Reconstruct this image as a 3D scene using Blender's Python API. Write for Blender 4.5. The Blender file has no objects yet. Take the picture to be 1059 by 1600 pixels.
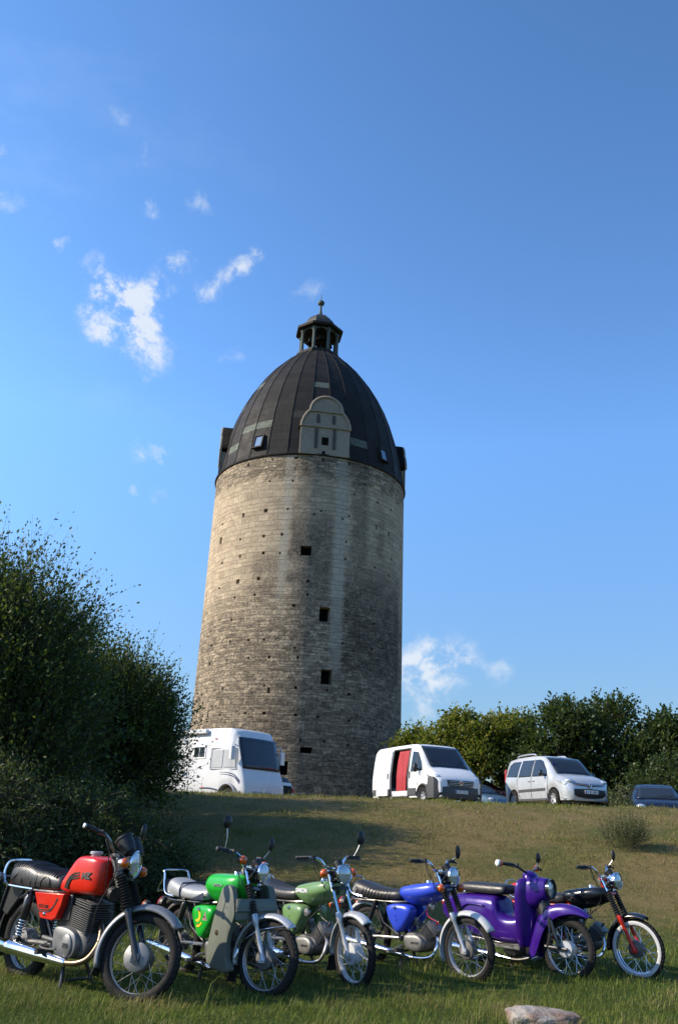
import bpy, bmesh, math, random
import numpy as np
from mathutils import Vector, Matrix, Euler
rad = math.radians
SC = bpy.context.scene
COL = SC.collection

# ------------------------------------------------------------------ camera
PITCH, ROLL, EYE = rad(20.4), rad(2.6), Vector((0, 0, 1.15))
_f = Vector((0, math.cos(PITCH), math.sin(PITCH)))
_u = Vector((0, -math.sin(PITCH), math.cos(PITCH)))
_r = Vector((1, 0, 0))
_R = math.cos(ROLL) * _r + math.sin(ROLL) * _u
_U = -math.sin(ROLL) * _r + math.cos(ROLL) * _u
cam_data = bpy.data.cameras.new('camera')
cam = bpy.data.objects.new('camera', cam_data)
COL.objects.link(cam)
cam.matrix_world = Matrix(((_R.x, _U.x, -_f.x, EYE.x), (_R.y, _U.y, -_f.y, EYE.y),
                           (_R.z, _U.z, -_f.z, EYE.z), (0, 0, 0, 1)))
cam_data.sensor_fit = 'VERTICAL'
cam_data.sensor_height = 36.0
cam_data.lens = 36.0 * 1360 / 1600
cam_data.clip_start, cam_data.clip_end = 0.05, 3000
SC.camera = cam

# ------------------------------------------------------------------ light
SUN_AZ, SUN_EL = rad(86), rad(31)          # azimuth measured from straight behind the camera towards the left
sun_vec = Vector((-math.sin(SUN_AZ) * math.cos(SUN_EL), -math.cos(SUN_AZ) * math.cos(SUN_EL), math.sin(SUN_EL)))
sl = bpy.data.lights.new('sun', 'SUN')
sl.energy, sl.angle, sl.color = 3.2, rad(0.5), (1.0, 0.87, 0.68)
so = bpy.data.objects.new('sun', sl)
COL.objects.link(so)
so.rotation_euler = (-sun_vec).to_track_quat('-Z', 'Y').to_euler()
so.location = (-20, -8, 25)
SC.view_settings.view_transform = 'Standard'
SC.view_settings.look = 'None'
SC.view_settings.gamma = 1.0
SC.view_settings.use_curve_mapping = False
SC.view_settings.exposure = 1.1
SKY_STRENGTH = 0.15


# ------------------------------------------------------------------ node helpers
class NT:
    """tiny node-tree writer"""
    def __init__(s, nt):
        s.nt = nt
    def new(s, t, **kw):
        n = s.nt.nodes.new(t)
        for k, v in kw.items():
            setattr(n, k, v)
        return n
    def put(s, sock, v):
        if hasattr(v, 'is_output'):
            s.nt.links.new(v, sock)
        elif v is not None:
            if sock.type == 'RGBA' and len(v) == 3:
                v = (*v, 1)
            sock.default_value = v
    def m(s, op, a, b=None, c=None, clamp=False):
        n = s.new('ShaderNodeMath', operation=op, use_clamp=clamp)
        s.put(n.inputs[0], a)
        if b is not None: s.put(n.inputs[1], b)
        if c is not None: s.put(n.inputs[2], c)
        return n.outputs[0]
    def v(s, op, a, b=None):
        n = s.new('ShaderNodeVectorMath', operation=op)
        s.put(n.inputs[0], a)
        if b is not None:
            if op == 'SCALE': s.put(n.inputs['Scale'], b)
            else: s.put(n.inputs[1], b)
        return n.outputs['Value'] if op in ('DISTANCE', 'LENGTH', 'DOT_PRODUCT') else n.outputs['Vector']
    def noise(s, vec, scale, detail=3, rough=.55, out='Fac', lac=2.0):
        n = s.new('ShaderNodeTexNoise')
        s.put(n.inputs['Vector'], vec)
        n.inputs['Scale'].default_value = scale
        n.inputs['Detail'].default_value = detail
        n.inputs['Roughness'].default_value = rough
        n.inputs['Lacunarity'].default_value = lac
        return n.outputs[out]
    def rng(s, v, a, b, c=0., d=1., smooth=True):
        n = s.new('ShaderNodeMapRange', interpolation_type='SMOOTHSTEP' if smooth else 'LINEAR')
        s.put(n.inputs['Value'], v)
        for i, q in zip((1, 2, 3, 4), (a, b, c, d)):
            s.put(n.inputs[i], q)
        return n.outputs[0]
    def mix(s, f, a, b, blend='MIX'):
        n = s.new('ShaderNodeMix', data_type='RGBA', blend_type=blend)
        s.put(n.inputs[0], f)
        s.put(n.inputs[6], a)
        s.put(n.inputs[7], b)
        return n.outputs[2]
    def sep(s, v):
        n = s.new('ShaderNodeSeparateXYZ')
        s.put(n.inputs[0], v)
        return n.outputs
    def comb(s, x, y, z):
        n = s.new('ShaderNodeCombineXYZ')
        for i, q in enumerate((x, y, z)): s.put(n.inputs[i], q)
        return n.outputs[0]
    def coord(s, which='Object'):
        return s.new('ShaderNodeTexCoord').outputs[which]
    def bump(s, h, strength, dist=.01):
        n = s.new('ShaderNodeBump')
        n.inputs['Strength'].default_value = strength
        n.inputs['Distance'].default_value = dist
        s.put(n.inputs['Height'], h)
        return n.outputs[0]


def new_mat(name):
    m = bpy.data.materials.new(name)
    m.use_nodes = True
    b = m.node_tree.nodes['Principled BSDF']
    return m, NT(m.node_tree), b


def pbr(name, col, rough=.5, metal=0., coat=0., var=.12, scale=9., bump=0., bscale=80., dirt=0., spec=.5, trans=0.):
    """procedural material: noise varies colour and gloss, optional bump and dust"""
    m, t, b = new_mat(name)
    co = t.coord()
    n = t.noise(co, scale, 4)
    lo = tuple(c * (1 - var) for c in col)
    hi = tuple(min(1, c * (1 + var)) for c in col)
    c = t.mix(n, lo, hi)
    if dirt:
        dn = t.rng(t.noise(co, 4.3, 6, .65), .45, .75)
        c = t.mix(t.m('MULTIPLY', dn, dirt), c, (.16, .13, .09))
    t.put(b.inputs['Base Color'], c)
    t.put(b.inputs['Roughness'], t.rng(t.noise(co, scale * 2.7, 4), .25, .75, max(.02, rough - .08), min(1, rough + .08)))
    b.inputs['Metallic'].default_value = metal
    b.inputs['Coat Weight'].default_value = coat
    b.inputs['Coat Roughness'].default_value = .06
    b.inputs['Specular IOR Level'].default_value = spec
    b.inputs['Transmission Weight'].default_value = trans
    if bump:
        t.put(b.inputs['Normal'], t.bump(t.noise(co, bscale, 4), bump))
    return m


# ------------------------------------------------------------------ sky
def px_dir(x, y):
    d = (x - 529.5) * _R - (y - 800) * _U + 1360 * _f
    return d.normalized()


# clouds: azimuth right of ahead, elevation, radius (degrees), density
CLOUDS = [(-18.89, 33.07, 1.1, 0.92), (-17.32, 32.5, 1.26, 1), (-15.51, 32.81, 1.26, 1), (-14.07, 34.07, 1.18, 0.86), (-12.61, 34.91, 0.84, 0.69), (-16.65, 30.79, 1.85, 1), (-14.7, 29.5, 1.52, 1), (-18.47, 30.31, 1.1, 0.86), (-15.1, 31.17, 1.1, 0.85), (-10.72, 33.51, 0.84, 0.85), (-9.56, 34.68, 0.93, 0.69), (-8.36, 35.28, 0.74, 0.85), (-7.11, 36.5, 0.79, 0.77), (-21.85, 34.79, 0.58, 0.69), (-26.67, 38.72, 0.9, 0.69), (-17.3, 41.22, 0.85, 0.42), (-18.93, 42.69, 0.74, 0.42), (-12.63, 38.75, 0.9, 0.54), (-15.83, 38.05, 0.69, 0.59), (-25.85, 36.32, 0.84, 0.51), (-3.31, 34.36, 1.01, 0.37), (-2.02, 34.92, 0.84, 0.32), (-8.43, 29.29, 0.97, 0.45), (-14.43, 22.91, 1.1, 0.69), (-12.98, 23.19, 0.74, 0.68), (-12.62, 20.49, 0.69, 0.63), (-14.41, 20.64, 0.47, 0.59), (5.73, 10.99, 1.63, 0.7), (7.61, 11.03, 1.9, 0.7), (5.12, 9.67, 1.36, 0.48), (7.12, 9.56, 1.63, 0.65), (9.48, 10.82, 0.84, 0.52), (11.11, 10.36, 0.9, 0.65), (6.3, 7.7, 0.79, 0.59)]
world = bpy.data.worlds.new('World')
SC.world = world
world.use_nodes = True
wt = NT(world.node_tree)
bg = world.node_tree.nodes['Background']
sky = wt.new('ShaderNodeTexSky', sky_type='NISHITA')
sky.sun_disc = False
sky.sun_elevation = SUN_EL
sky.sun_rotation = math.atan2(sun_vec.x, sun_vec.y)
sky.altitude = 150
sky.air_density, sky.dust_density, sky.ozone_density = 1.0, .3, 3.0
gd = wt.coord('Generated')
w1 = wt.noise(gd, 22, 6, .62, 'Color')
w2 = wt.noise(gd, 5, 3, .5, 'Color')
warp = wt.v('ADD', gd, wt.v('SCALE', wt.v('SUBTRACT', w1, (.5, .5, .5)), .055))
warp = wt.v('ADD', warp, wt.v('SCALE', wt.v('SUBTRACT', w2, (.5, .5, .5)), .03))

gx, gy, gz_ = wt.sep(gd)
cloud = None
for az, el, r, a in CLOUDS:
    az, el = rad(az), rad(el)
    c = Vector((math.sin(az) * math.cos(el), math.cos(az) * math.cos(el), math.sin(el)))
    d = wt.v('DISTANCE', warp, tuple(c))
    k = wt.rng(d, 0.0, rad(r) * 1.75, a, 0.0)
    cloud = k if cloud is None else wt.m('ADD', cloud, k)
fine = wt.noise(wt.v('ADD', gd, wt.v('SCALE', w2, .1)), 27, 10, .66)
dens = wt.m('MULTIPLY', cloud, wt.rng(fine, .32, .68, .03, 1.2))
dens = wt.rng(dens, .08, 1.15)
cirrus = wt.m('MULTIPLY', wt.rng(wt.noise(wt.v('MULTIPLY', gd, (1.0, 1.0, 2.4)), 6.5, 8, .6), .5, .9), wt.rng(gx, -.45, .1, .15, .0))
dens = wt.m('MAXIMUM', dens, cirrus)
hs = wt.new('ShaderNodeHueSaturation')
hs.inputs['Saturation'].default_value = 1.16
wt.put(hs.inputs['Color'], sky.outputs[0])
# clear late-summer air: brighter towards the sun, less white at the horizon than the plain model
fx = wt.rng(gx, -.42, .42, .97, .76, smooth=False)
fz = wt.m('MULTIPLY', wt.rng(gz_, .02, .42, .30, 1.0, smooth=False), wt.rng(gz_, .42, .80, 1.0, .84, smooth=False))
skyc = wt.v('SCALE', wt.v('MULTIPLY', hs.outputs[0], (1.10, 1.09, 1.13)), wt.m('MULTIPLY', fx, fz))
wt.put(bg.inputs['Color'], wt.mix(wt.m('MULTIPLY', dens, .88), skyc, (2.55, 2.75, 3.0)))
bg.inputs['Strength'].default_value = SKY_STRENGTH


# ------------------------------------------------------------------ mesh helpers
def V3(*a):
    return Vector(a)


class MB:
    """collects shapes, then links them as ONE mesh object"""
    def __init__(s, M=None):
        s.v, s.f, s.M = [], [], M
    def add(s, vs, fs):
        o = len(s.v)
        s.v += [(s.M @ Vector(p)) if s.M else Vector(p) for p in vs]
        s.f += [tuple(i + o for i in q) for q in fs]
        return s
    def box(s, c, d, rot=None):
        c = Vector(c)
        R = Euler(rot).to_matrix() if rot else Matrix.Identity(3)
        vs = [c + R @ Vector((x * d[0] / 2, y * d[1] / 2, z * d[2] / 2)) for x in (-1, 1) for y in (-1, 1) for z in (-1, 1)]
        return s.add(vs, [(0, 1, 3, 2), (4, 6, 7, 5), (0, 4, 5, 1), (2, 3, 7, 6), (0, 2, 6, 4), (1, 5, 7, 3)])
    def loft(s, rings, closed=True, caps=True):
        n = len(rings[0])
        vs = [p for r in rings for p in r]
        fs = []
        for i in range(len(rings) - 1):
            for j in range(n if closed else n - 1):
                k = (j + 1) % n
                fs.append((i * n + j, i * n + k, (i + 1) * n + k, (i + 1) * n + j))
        if caps and closed:
            fs.append(tuple(range(n))[::-1])
            fs.append(tuple(range((len(rings) - 1) * n, len(rings) * n)))
        return s.add(vs, fs)
    def tube(s, pts, r, n=8, caps=True, flat=1.0):
        pts = [Vector(p) for p in pts]
        rs = r if isinstance(r, (list, tuple)) else [r] * len(pts)
        t0 = (pts[1] - pts[0]).normalized()
        up = Vector((0, 0, 1)) if abs(t0.z) < .9 else Vector((1, 0, 0))
        a = t0.cross(up).normalized()
        rings = []
        for i, p in enumerate(pts):
            t = (pts[min(i + 1, len(pts) - 1)] - pts[max(i - 1, 0)])
            t = t.normalized() if t.length > 1e-9 else t0
            a = (a - t * a.dot(t))
            a = a.normalized() if a.length > 1e-6 else t.orthogonal().normalized()
            b = t.cross(a)
            rings.append([p + (a * math.cos(q) + b * math.sin(q) * flat) * rs[i] for q in [2 * math.pi * k / n for k in range(n)]])
        return s.loft(rings, True, caps)
    def lathe(s, prof, o=(0, 0, 0), axis=(0, 0, 1), n=24, caps=False, a0=0., a1=2 * math.pi, sx=1., sy=1.):
        """prof: (radius, distance along axis)"""
        o, ax = Vector(o), Vector(axis).normalized()
        x = ax.orthogonal().normalized()
        if abs(ax.z) > .99: x = Vector((1, 0, 0))
        if abs(ax.y) > .99: x = Vector((1, 0, 0))
        if abs(ax.x) > .99: x = Vector((0, 1, 0))
        y = ax.cross(x)
        full = abs(a1 - a0 - 2 * math.pi) < 1e-6
        m = n if full else n + 1
        rings = []
        for k in range(m):
            q = a0 + (a1 - a0) * k / n
            d = x * math.cos(q) * sx + y * math.sin(q) * sy
            rings.append([o + d * pr + ax * ph for pr, ph in prof])
        vs = [p for r in rings for p in r]
        L = len(prof)
        fs = []
        for k in range(n):
            k2 = (k + 1) % m
            for i in range(L - 1):
                q = (k * L + i, k2 * L + i, k2 * L + i + 1, k * L + i + 1)
                fs.append(q)
        if caps:
            fs.append(tuple(k * L for k in range(m))[::-1])
            fs.append(tuple(k * L + L - 1 for k in range(m)))
        return s.add(vs, fs)
    def prism(s, poly, a, b):
        """poly: list of 3-D points; a, b offset vectors of the two end caps"""
        a, b = Vector(a), Vector(b)
        return s.loft([[Vector(p) + a for p in poly], [Vector(p) + b for p in poly]])
    def pillow(s, poly, y0, y1, steps=((1, 0), (1, .55), (.965, .82), (.88, .95), (.6, 1.0), (.2, 1.02))):
        """outline in x-z domed from y0 to y1"""
        cx = sum(p[0] for p in poly) / len(poly)
        cz = sum(p[1] for p in poly) / len(poly)
        return s.loft([[(cx + (x - cx) * k, y0 + (y1 - y0) * d, cz + (z - cz) * k) for x, z in poly] for k, d in steps])
    def disc(s, c, r, axis, n=20):
        return s.lathe([(0.0001, 0), (r, 0)], c, axis, n)
    def ball(s, c, r, n=12, sc=(1, 1, 1)):
        vs, m = [], n // 2
        for i in range(m + 1):
            t = math.pi * i / m
            for j in range(n):
                p = 2 * math.pi * j / n
                vs.append((c[0] + r * sc[0] * math.sin(t) * math.cos(p), c[1] + r * sc[1] * math.sin(t) * math.sin(p), c[2] + r * sc[2] * math.cos(t)))
        return s.add(vs, [(i * n + j, (i + 1) * n + j, (i + 1) * n + (j + 1) % n, i * n + (j + 1) % n) for i in range(m) for j in range(n)])
    def build(s, name, mat, parent=None, smooth=35, bevel=0., sub=0, seg=2, weld=True, solid=0.):
        me = bpy.data.meshes.new(name)
        me.from_pydata([tuple(p) for p in s.v], [], s.f)
        if weld:
            bm = bmesh.new()
            bm.from_mesh(me)
            bmesh.ops.remove_doubles(bm, verts=bm.verts, dist=1e-5)
            bmesh.ops.dissolve_degenerate(bm, edges=bm.edges, dist=1e-6)
            bmesh.ops.recalc_face_normals(bm, faces=bm.faces)
            bm.to_mesh(me)
            bm.free()
        if smooth:
            me.polygons.foreach_set('use_smooth', [True] * len(me.polygons))
            if smooth < 180: me.set_sharp_from_angle(angle=rad(smooth))
        for x in (mat if isinstance(mat, (list, tuple)) else [mat]):
            me.materials.append(x)
        o = bpy.data.objects.new(name, me)
        COL.objects.link(o)
        if parent: o.parent = parent
        if solid:
            q = o.modifiers.new('solid', 'SOLIDIFY')
            q.thickness, q.offset = solid, 0
        if bevel:
            q = o.modifiers.new('bevel', 'BEVEL')
            q.width, q.segments, q.limit_method, q.angle_limit = bevel, seg, 'ANGLE', rad(40)
            q.harden_normals = False
        if sub:
            q = o.modifiers.new('sub', 'SUBSURF')
            q.levels = q.render_levels = sub
        return o


def spline(pts, n=6):
    """Catmull-Rom through points"""
    P = [Vector(p) for p in pts]
    out = []
    for i in range(len(P) - 1):
        p0, p1, p2, p3 = P[max(i - 1, 0)], P[i], P[i + 1], P[min(i + 2, len(P) - 1)]
        for k in range(n):
            t = k / n
            out.append(.5 * ((2 * p1) + (p2 - p0) * t + (2 * p0 - 5 * p1 + 4 * p2 - p3) * t * t + (3 * p1 - p0 - 3 * p2 + p3) * t ** 3))
    out.append(P[-1])
    return out


def smooth_poly(pts, n=4):
    """closed 2-D outline rounded by Catmull-Rom"""
    L = len(pts)
    out = []
    for i in range(L):
        p = [Vector((*pts[(i + k) % L], 0)) for k in (-1, 0, 1, 2)]
        for k in range(n):
            t = k / n
            q = .5 * ((2 * p[1]) + (p[2] - p[0]) * t + (2 * p[0] - 5 * p[1] + 4 * p[2] - p[3]) * t * t + (3 * p[1] - p[0] - 3 * p[2] + p[3]) * t ** 3)
            out.append((q.x, q.y))
    return out


def thing(name, label, cat, loc=(0, 0, 0), rz=0., group=None):
    o = bpy.data.objects.new(name, None)
    COL.objects.link(o)
    o.location, o.rotation_euler = loc, (0, 0, rz)
    o.empty_display_size = .2
    return tag(o, label, cat, group)


def tag(o, label, cat, group=None):
    o['label'], o['category'] = label, cat
    if group: o['group'] = group
    return o


def text(name, body, size, mat, parent, M, depth=.002, shear=0., xs=1., bold=0.):
    """lettering as a mesh; M places the text plane (x right, y up, z out)"""
    cu = bpy.data.curves.new(name, 'FONT')
    cu.body, cu.size, cu.extrude, cu.shear = body, size, depth, shear
    cu.offset = bold
    cu.align_x, cu.align_y = 'CENTER', 'CENTER'
    t = bpy.data.objects.new(name, cu)
    COL.objects.link(t)
    dg = bpy.context.evaluated_depsgraph_get()
    me = bpy.data.meshes.new_from_object(t.evaluated_get(dg))
    bpy.data.objects.remove(t)
    bpy.data.curves.remove(cu)
    me.transform(M @ Matrix.Diagonal((xs, 1, 1, 1)))
    me.materials.clear()
    me.materials.append(mat)
    me.name = name
    o = bpy.data.objects.new(name, me)
    COL.objects.link(o)
    if parent: o.parent = parent
    return o


def frame_M(o, x, y):
    x = Vector(x).normalized()
    z = x.cross(Vector(y)).normalized()
    y = z.cross(x)
    return Matrix(((x.x, y.x, z.x, o[0]), (x.y, y.y, z.y, o[1]), (x.z, y.z, z.z, o[2]), (0, 0, 0, 1)))


# ------------------------------------------------------------------ ground
def sstep(t):
    t = min(1., max(0., t))
    return t * t * (3 - 2 * t)


def ground_z(x, y):
    base = .008 * max(0, y - 9) if y < 12 else .024
    z = base
    t = (y - 12.2 + .03 * x) / 12.0
    crest = 2.06 + .008 * x
    k = t - .07 * math.sin(2 * math.pi * min(1, max(0, t)))
    z += crest * (sstep(t) * .75 + .25 * min(1, max(0, k)))
    if y > 24:
        z += .024 * (min(y, 90) - 24)
        z -= .95 * sstep((x - 9.2) / 2.2) * sstep((y - 25) / 4)
    z += .035 * math.sin(x * .9 + .4 * y) * math.sin(y * .7 + 1.3) * sstep((y - 11) / 4) * (1 - sstep((y - 24) / 3))
    z += .012 * math.sin(x * 2.3 + y) * math.sin(1.9 * y - x)
    return z


def make_ground():
    xs = sorted(set([round(-13 + .3 * i, 3) for i in range(94)] + [-600, -300, -150, -80, -50, -35, -25, -18, 20, 27, 35, 50, 80, 150, 300, 600]))
    ys = sorted(set([round(2 + .3 * i, 3) for i in range(82)] + [-600, -200, -60, -20, -6, -1] + [28, 30, 33, 36, 40, 45, 52, 60, 70, 80, 90, 120, 200, 400, 900]))
    vs = [(x, y, ground_z(x, y)) for y in ys for x in xs]
    n = len(xs)
    fs = [(j * n + i, j * n + i + 1, (j + 1) * n + i + 1, (j + 1) * n + i) for j in range(len(ys) - 1) for i in range(n - 1)]
    m, t, b = new_mat('turf_soil')
    co = t.coord()
    y = t.sep(co)[1]
    big = t.noise(co, .45, 5, .6)
    mid = t.noise(co, 3.2, 6, .65)
    fine = t.noise(co, 34, 5, .7)
    green = t.mix(fine, (.03, .052, .010), (.08, .12, .024))
    straw = t.mix(fine, (.115, .085, .034), (.29, .215, .098))
    slope = t.rng(t.m('ADD', y, t.m('MULTIPLY', mid, 3.)), 13.2, 16.8)
    dry = t.m('MULTIPLY', slope, t.rng(t.m('ADD', big, t.m('MULTIPLY', mid, .5)), .48, .86, .25, .95))
    dry = t.m('ADD', dry, t.rng(mid, .62, .8, 0, .35), clamp=True)
    c = t.mix(dry, green, straw)
    soil = t.rng(t.noise(co, 6.5, 5, .7), .57, .70)
    c = t.mix(t.m('MULTIPLY', soil, .7), c, (.085, .058, .034))
    t.put(b.inputs['Base Color'], c)
    b.inputs['Roughness'].default_value = .95
    b.inputs['Specular IOR Level'].default_value = .1
    t.put(b.inputs['Normal'], t.bump(t.m('ADD', fine, t.m('MULTIPLY', mid, 2.)), .9, .06))
    o = MB().add(vs, fs).build('ground', m, smooth=180, weld=False)
    o['kind'] = 'structure'
    return o


make_ground()


# ------------------------------------------------------------------ round stone tower
TX, TY, TR = -2.27, 62.0, 7.18
TZ0, TZ1 = 2.6, 25.75


def build_tower():
    root = thing('stone_tower', 'massive round stone keep with black domed roof and lantern', 'tower', (TX, TY, 0))
    rnd = random.Random(4)
    # --- masonry
    m, t, b = new_mat('tower_masonry')
    uv = t.coord('UV')
    n_lo = t.noise(uv, .7, 4, .6, 'Color')
    n_hi = t.noise(uv, 2.6, 3, .6, 'Color')
    p = t.v('ADD', uv, t.v('SCALE', t.v('SUBTRACT', n_lo, (.5, .5, .5)), .16))
    p = t.v('ADD', p, t.v('SCALE', t.v('SUBTRACT', n_hi, (.5, .5, .5)), .12))
    # courses of uneven height
    vv = t.comb(0, t.m('MULTIPLY', t.sep(uv)[1], 1.0), 0)
    p = t.v('ADD', p, t.comb(0, t.m('MULTIPLY', t.m('SUBTRACT', t.noise(vv, 1.1, 2), .5), .9), 0))
    vor = t.new('ShaderNodeTexVoronoi', feature='F1')
    t.put(vor.inputs['Vector'], t.v('MULTIPLY', p, (2.2, 5.2, 1)))
    vor.inputs['Scale'].default_value = 1.0
    stone = t.sep(vor.outputs['Color'])[0]
    U, Z = t.sep(uv)[0], t.sep(uv)[1]
    big = t.noise(uv, .28, 6, .62)
    med = t.noise(uv, 1.1, 6, .65)
    fin = t.noise(uv, 7, 5, .7)

    def brick(w, h, mort, c1, c2, cm, sq):
        n = t.new('ShaderNodeTexBrick')
        t.put(n.inputs['Vector'], p)
        n.inputs['Scale'].default_value = 1
        n.inputs['Brick Width'].default_value = w
        n.inputs['Row Height'].default_value = h
        n.inputs['Mortar Size'].default_value = mort
        n.inputs['Mortar Smooth'].default_value = .6
        n.inputs['Bias'].default_value = -.1
        n.offset, n.squash, n.squash_frequency = .5, sq, 3
        for k, c in (('Color1', c1), ('Color2', c2), ('Mortar', cm)):
            n.inputs[k].default_value = (*c, 1)
        return n.outputs[0], n.outputs[1]
    ca, fa = brick(.72, .36, .018, (.52, .425, .30), (.38, .305, .215), (.47, .40, .30), .8)
    cb, fb = brick(.50, .19, .022, (.42, .35, .26), (.19, .155, .115), (.27, .23, .175), 1.5)
    lower = t.rng(t.m('ADD', Z, t.m('MULTIPLY', big, 5.)), 19.5, 16.2)
    top = t.rng(t.m('ADD', Z, t.m('MULTIPLY', med, 2.)), 24.9, 25.6)
    rub = t.m('MAXIMUM', lower, top)
    c = t.mix(rub, ca, cb)
    c = t.mix(t.rng(fin, .3, .75, 0, .55), c, t.mix(.5, c, (.10, .085, .065)))
    c = t.mix(1.0, c, t.mix(t.m('MULTIPLY', t.rng(stone, 0, 1), 1.0), t.mix(rub, (.88, .88, .88), (.70, .70, .71)), t.mix(rub, (1.08, 1.07, 1.06), (1.22, 1.20, 1.17))), 'MULTIPLY')
    speck = t.noise(uv, 5.2, 6, .78)
    c = t.mix(1.0, c, t.mix(t.rng(speck, .36, .64), t.mix(rub, (.86, .86, .86), (.62, .61, .60)), t.mix(rub, (1.08, 1.07, 1.06), (1.40, 1.38, 1.33))), 'MULTIPLY')
    # weathering with a shape of its own: soot from the holes downwards, pale rain-washed streaks
    def band(x, a, bb, soft):
        return t.m('MULTIPLY', t.rng(x, a - soft, a + soft), t.rng(x, bb - soft, bb + soft, 1, 0))
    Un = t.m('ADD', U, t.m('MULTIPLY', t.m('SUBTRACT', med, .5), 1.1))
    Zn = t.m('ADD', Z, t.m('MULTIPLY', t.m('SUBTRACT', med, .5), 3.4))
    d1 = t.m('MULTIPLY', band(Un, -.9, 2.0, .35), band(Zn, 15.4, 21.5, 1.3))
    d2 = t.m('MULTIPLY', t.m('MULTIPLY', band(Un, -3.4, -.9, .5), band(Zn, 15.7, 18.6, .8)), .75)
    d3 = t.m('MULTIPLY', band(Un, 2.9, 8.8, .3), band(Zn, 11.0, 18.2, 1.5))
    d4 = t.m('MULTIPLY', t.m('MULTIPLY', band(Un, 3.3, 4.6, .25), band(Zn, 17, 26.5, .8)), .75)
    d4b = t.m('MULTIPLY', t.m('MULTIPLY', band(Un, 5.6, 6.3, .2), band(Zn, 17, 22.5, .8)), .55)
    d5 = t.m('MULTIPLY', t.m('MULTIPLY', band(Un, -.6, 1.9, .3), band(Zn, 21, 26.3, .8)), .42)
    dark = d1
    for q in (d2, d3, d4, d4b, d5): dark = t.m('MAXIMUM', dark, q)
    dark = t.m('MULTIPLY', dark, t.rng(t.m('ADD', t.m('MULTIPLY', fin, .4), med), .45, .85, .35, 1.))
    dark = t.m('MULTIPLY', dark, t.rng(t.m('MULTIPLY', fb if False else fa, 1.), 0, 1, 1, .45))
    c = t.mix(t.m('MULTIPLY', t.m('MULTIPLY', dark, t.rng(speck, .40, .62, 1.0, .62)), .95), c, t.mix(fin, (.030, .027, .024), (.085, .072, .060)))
    low = t.m('MULTIPLY', t.rng(t.m('ADD', Z, t.m('MULTIPLY', big, 6)), 16.5, 9.0), t.rng(U, -6.5, -1.0, .25, 1.))
    c = t.mix(t.m('MULTIPLY', low, .5), c, t.mix(.62, c, (.035, .03, .025)))
    l1 = t.m('MULTIPLY', t.m('MULTIPLY', band(t.m('ADD', U, t.m('MULTIPLY', t.m('SUBTRACT', med, .5), .5)), -1.55, -1.0, .16), t.rng(Zn, 13.5, 17)), .75)
    l2 = t.m('MULTIPLY', t.m('MULTIPLY', band(t.m('ADD', U, t.m('MULTIPLY', t.m('SUBTRACT', med, .5), .6)), 2.1, 2.85, .2), t.rng(Zn, 9, 13.5)), .8)
    lite = t.m('MAXIMUM', l1, l2)
    lite = t.m('MULTIPLY', lite, t.rng(fin, .2, .6, .5, 1))
    c = t.mix(lite, c, t.mix(fin, (.32, .29, .23), (.46, .43, .35)))
    pale = t.m('MULTIPLY', t.rng(t.noise(p, 2.2, 4, .7), .62, .7), lower)
    c = t.mix(t.m('MULTIPLY', pale, .45), c, (.36, .34, .28))
    t.put(b.inputs['Base Color'], c)
    b.inputs['Roughness'].default_value = .93
    b.inputs['Specular IOR Level'].default_value = .2
    mort = t.m('ADD', t.m('MULTIPLY', fa, t.m('SUBTRACT', 1.0, rub)), t.m('MULTIPLY', fb, rub))
    h = t.m('SUBTRACT', t.m('MULTIPLY', t.m('ADD', fin, med), t.m('ADD', t.m('MULTIPLY', rub, .8), .35)), t.m('MULTIPLY', mort, .6))
    t.put(b.inputs['Normal'], t.bump(h, 1.0, .11))

    WIN = [(1.7, 18.71, .72, .66), (13.22, 14.5, .7, .95), (15.64, 10.5, .72, .92), (7.48, 5.97, .74, .36), (-4.2, 4.86, .8, .8)]
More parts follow.
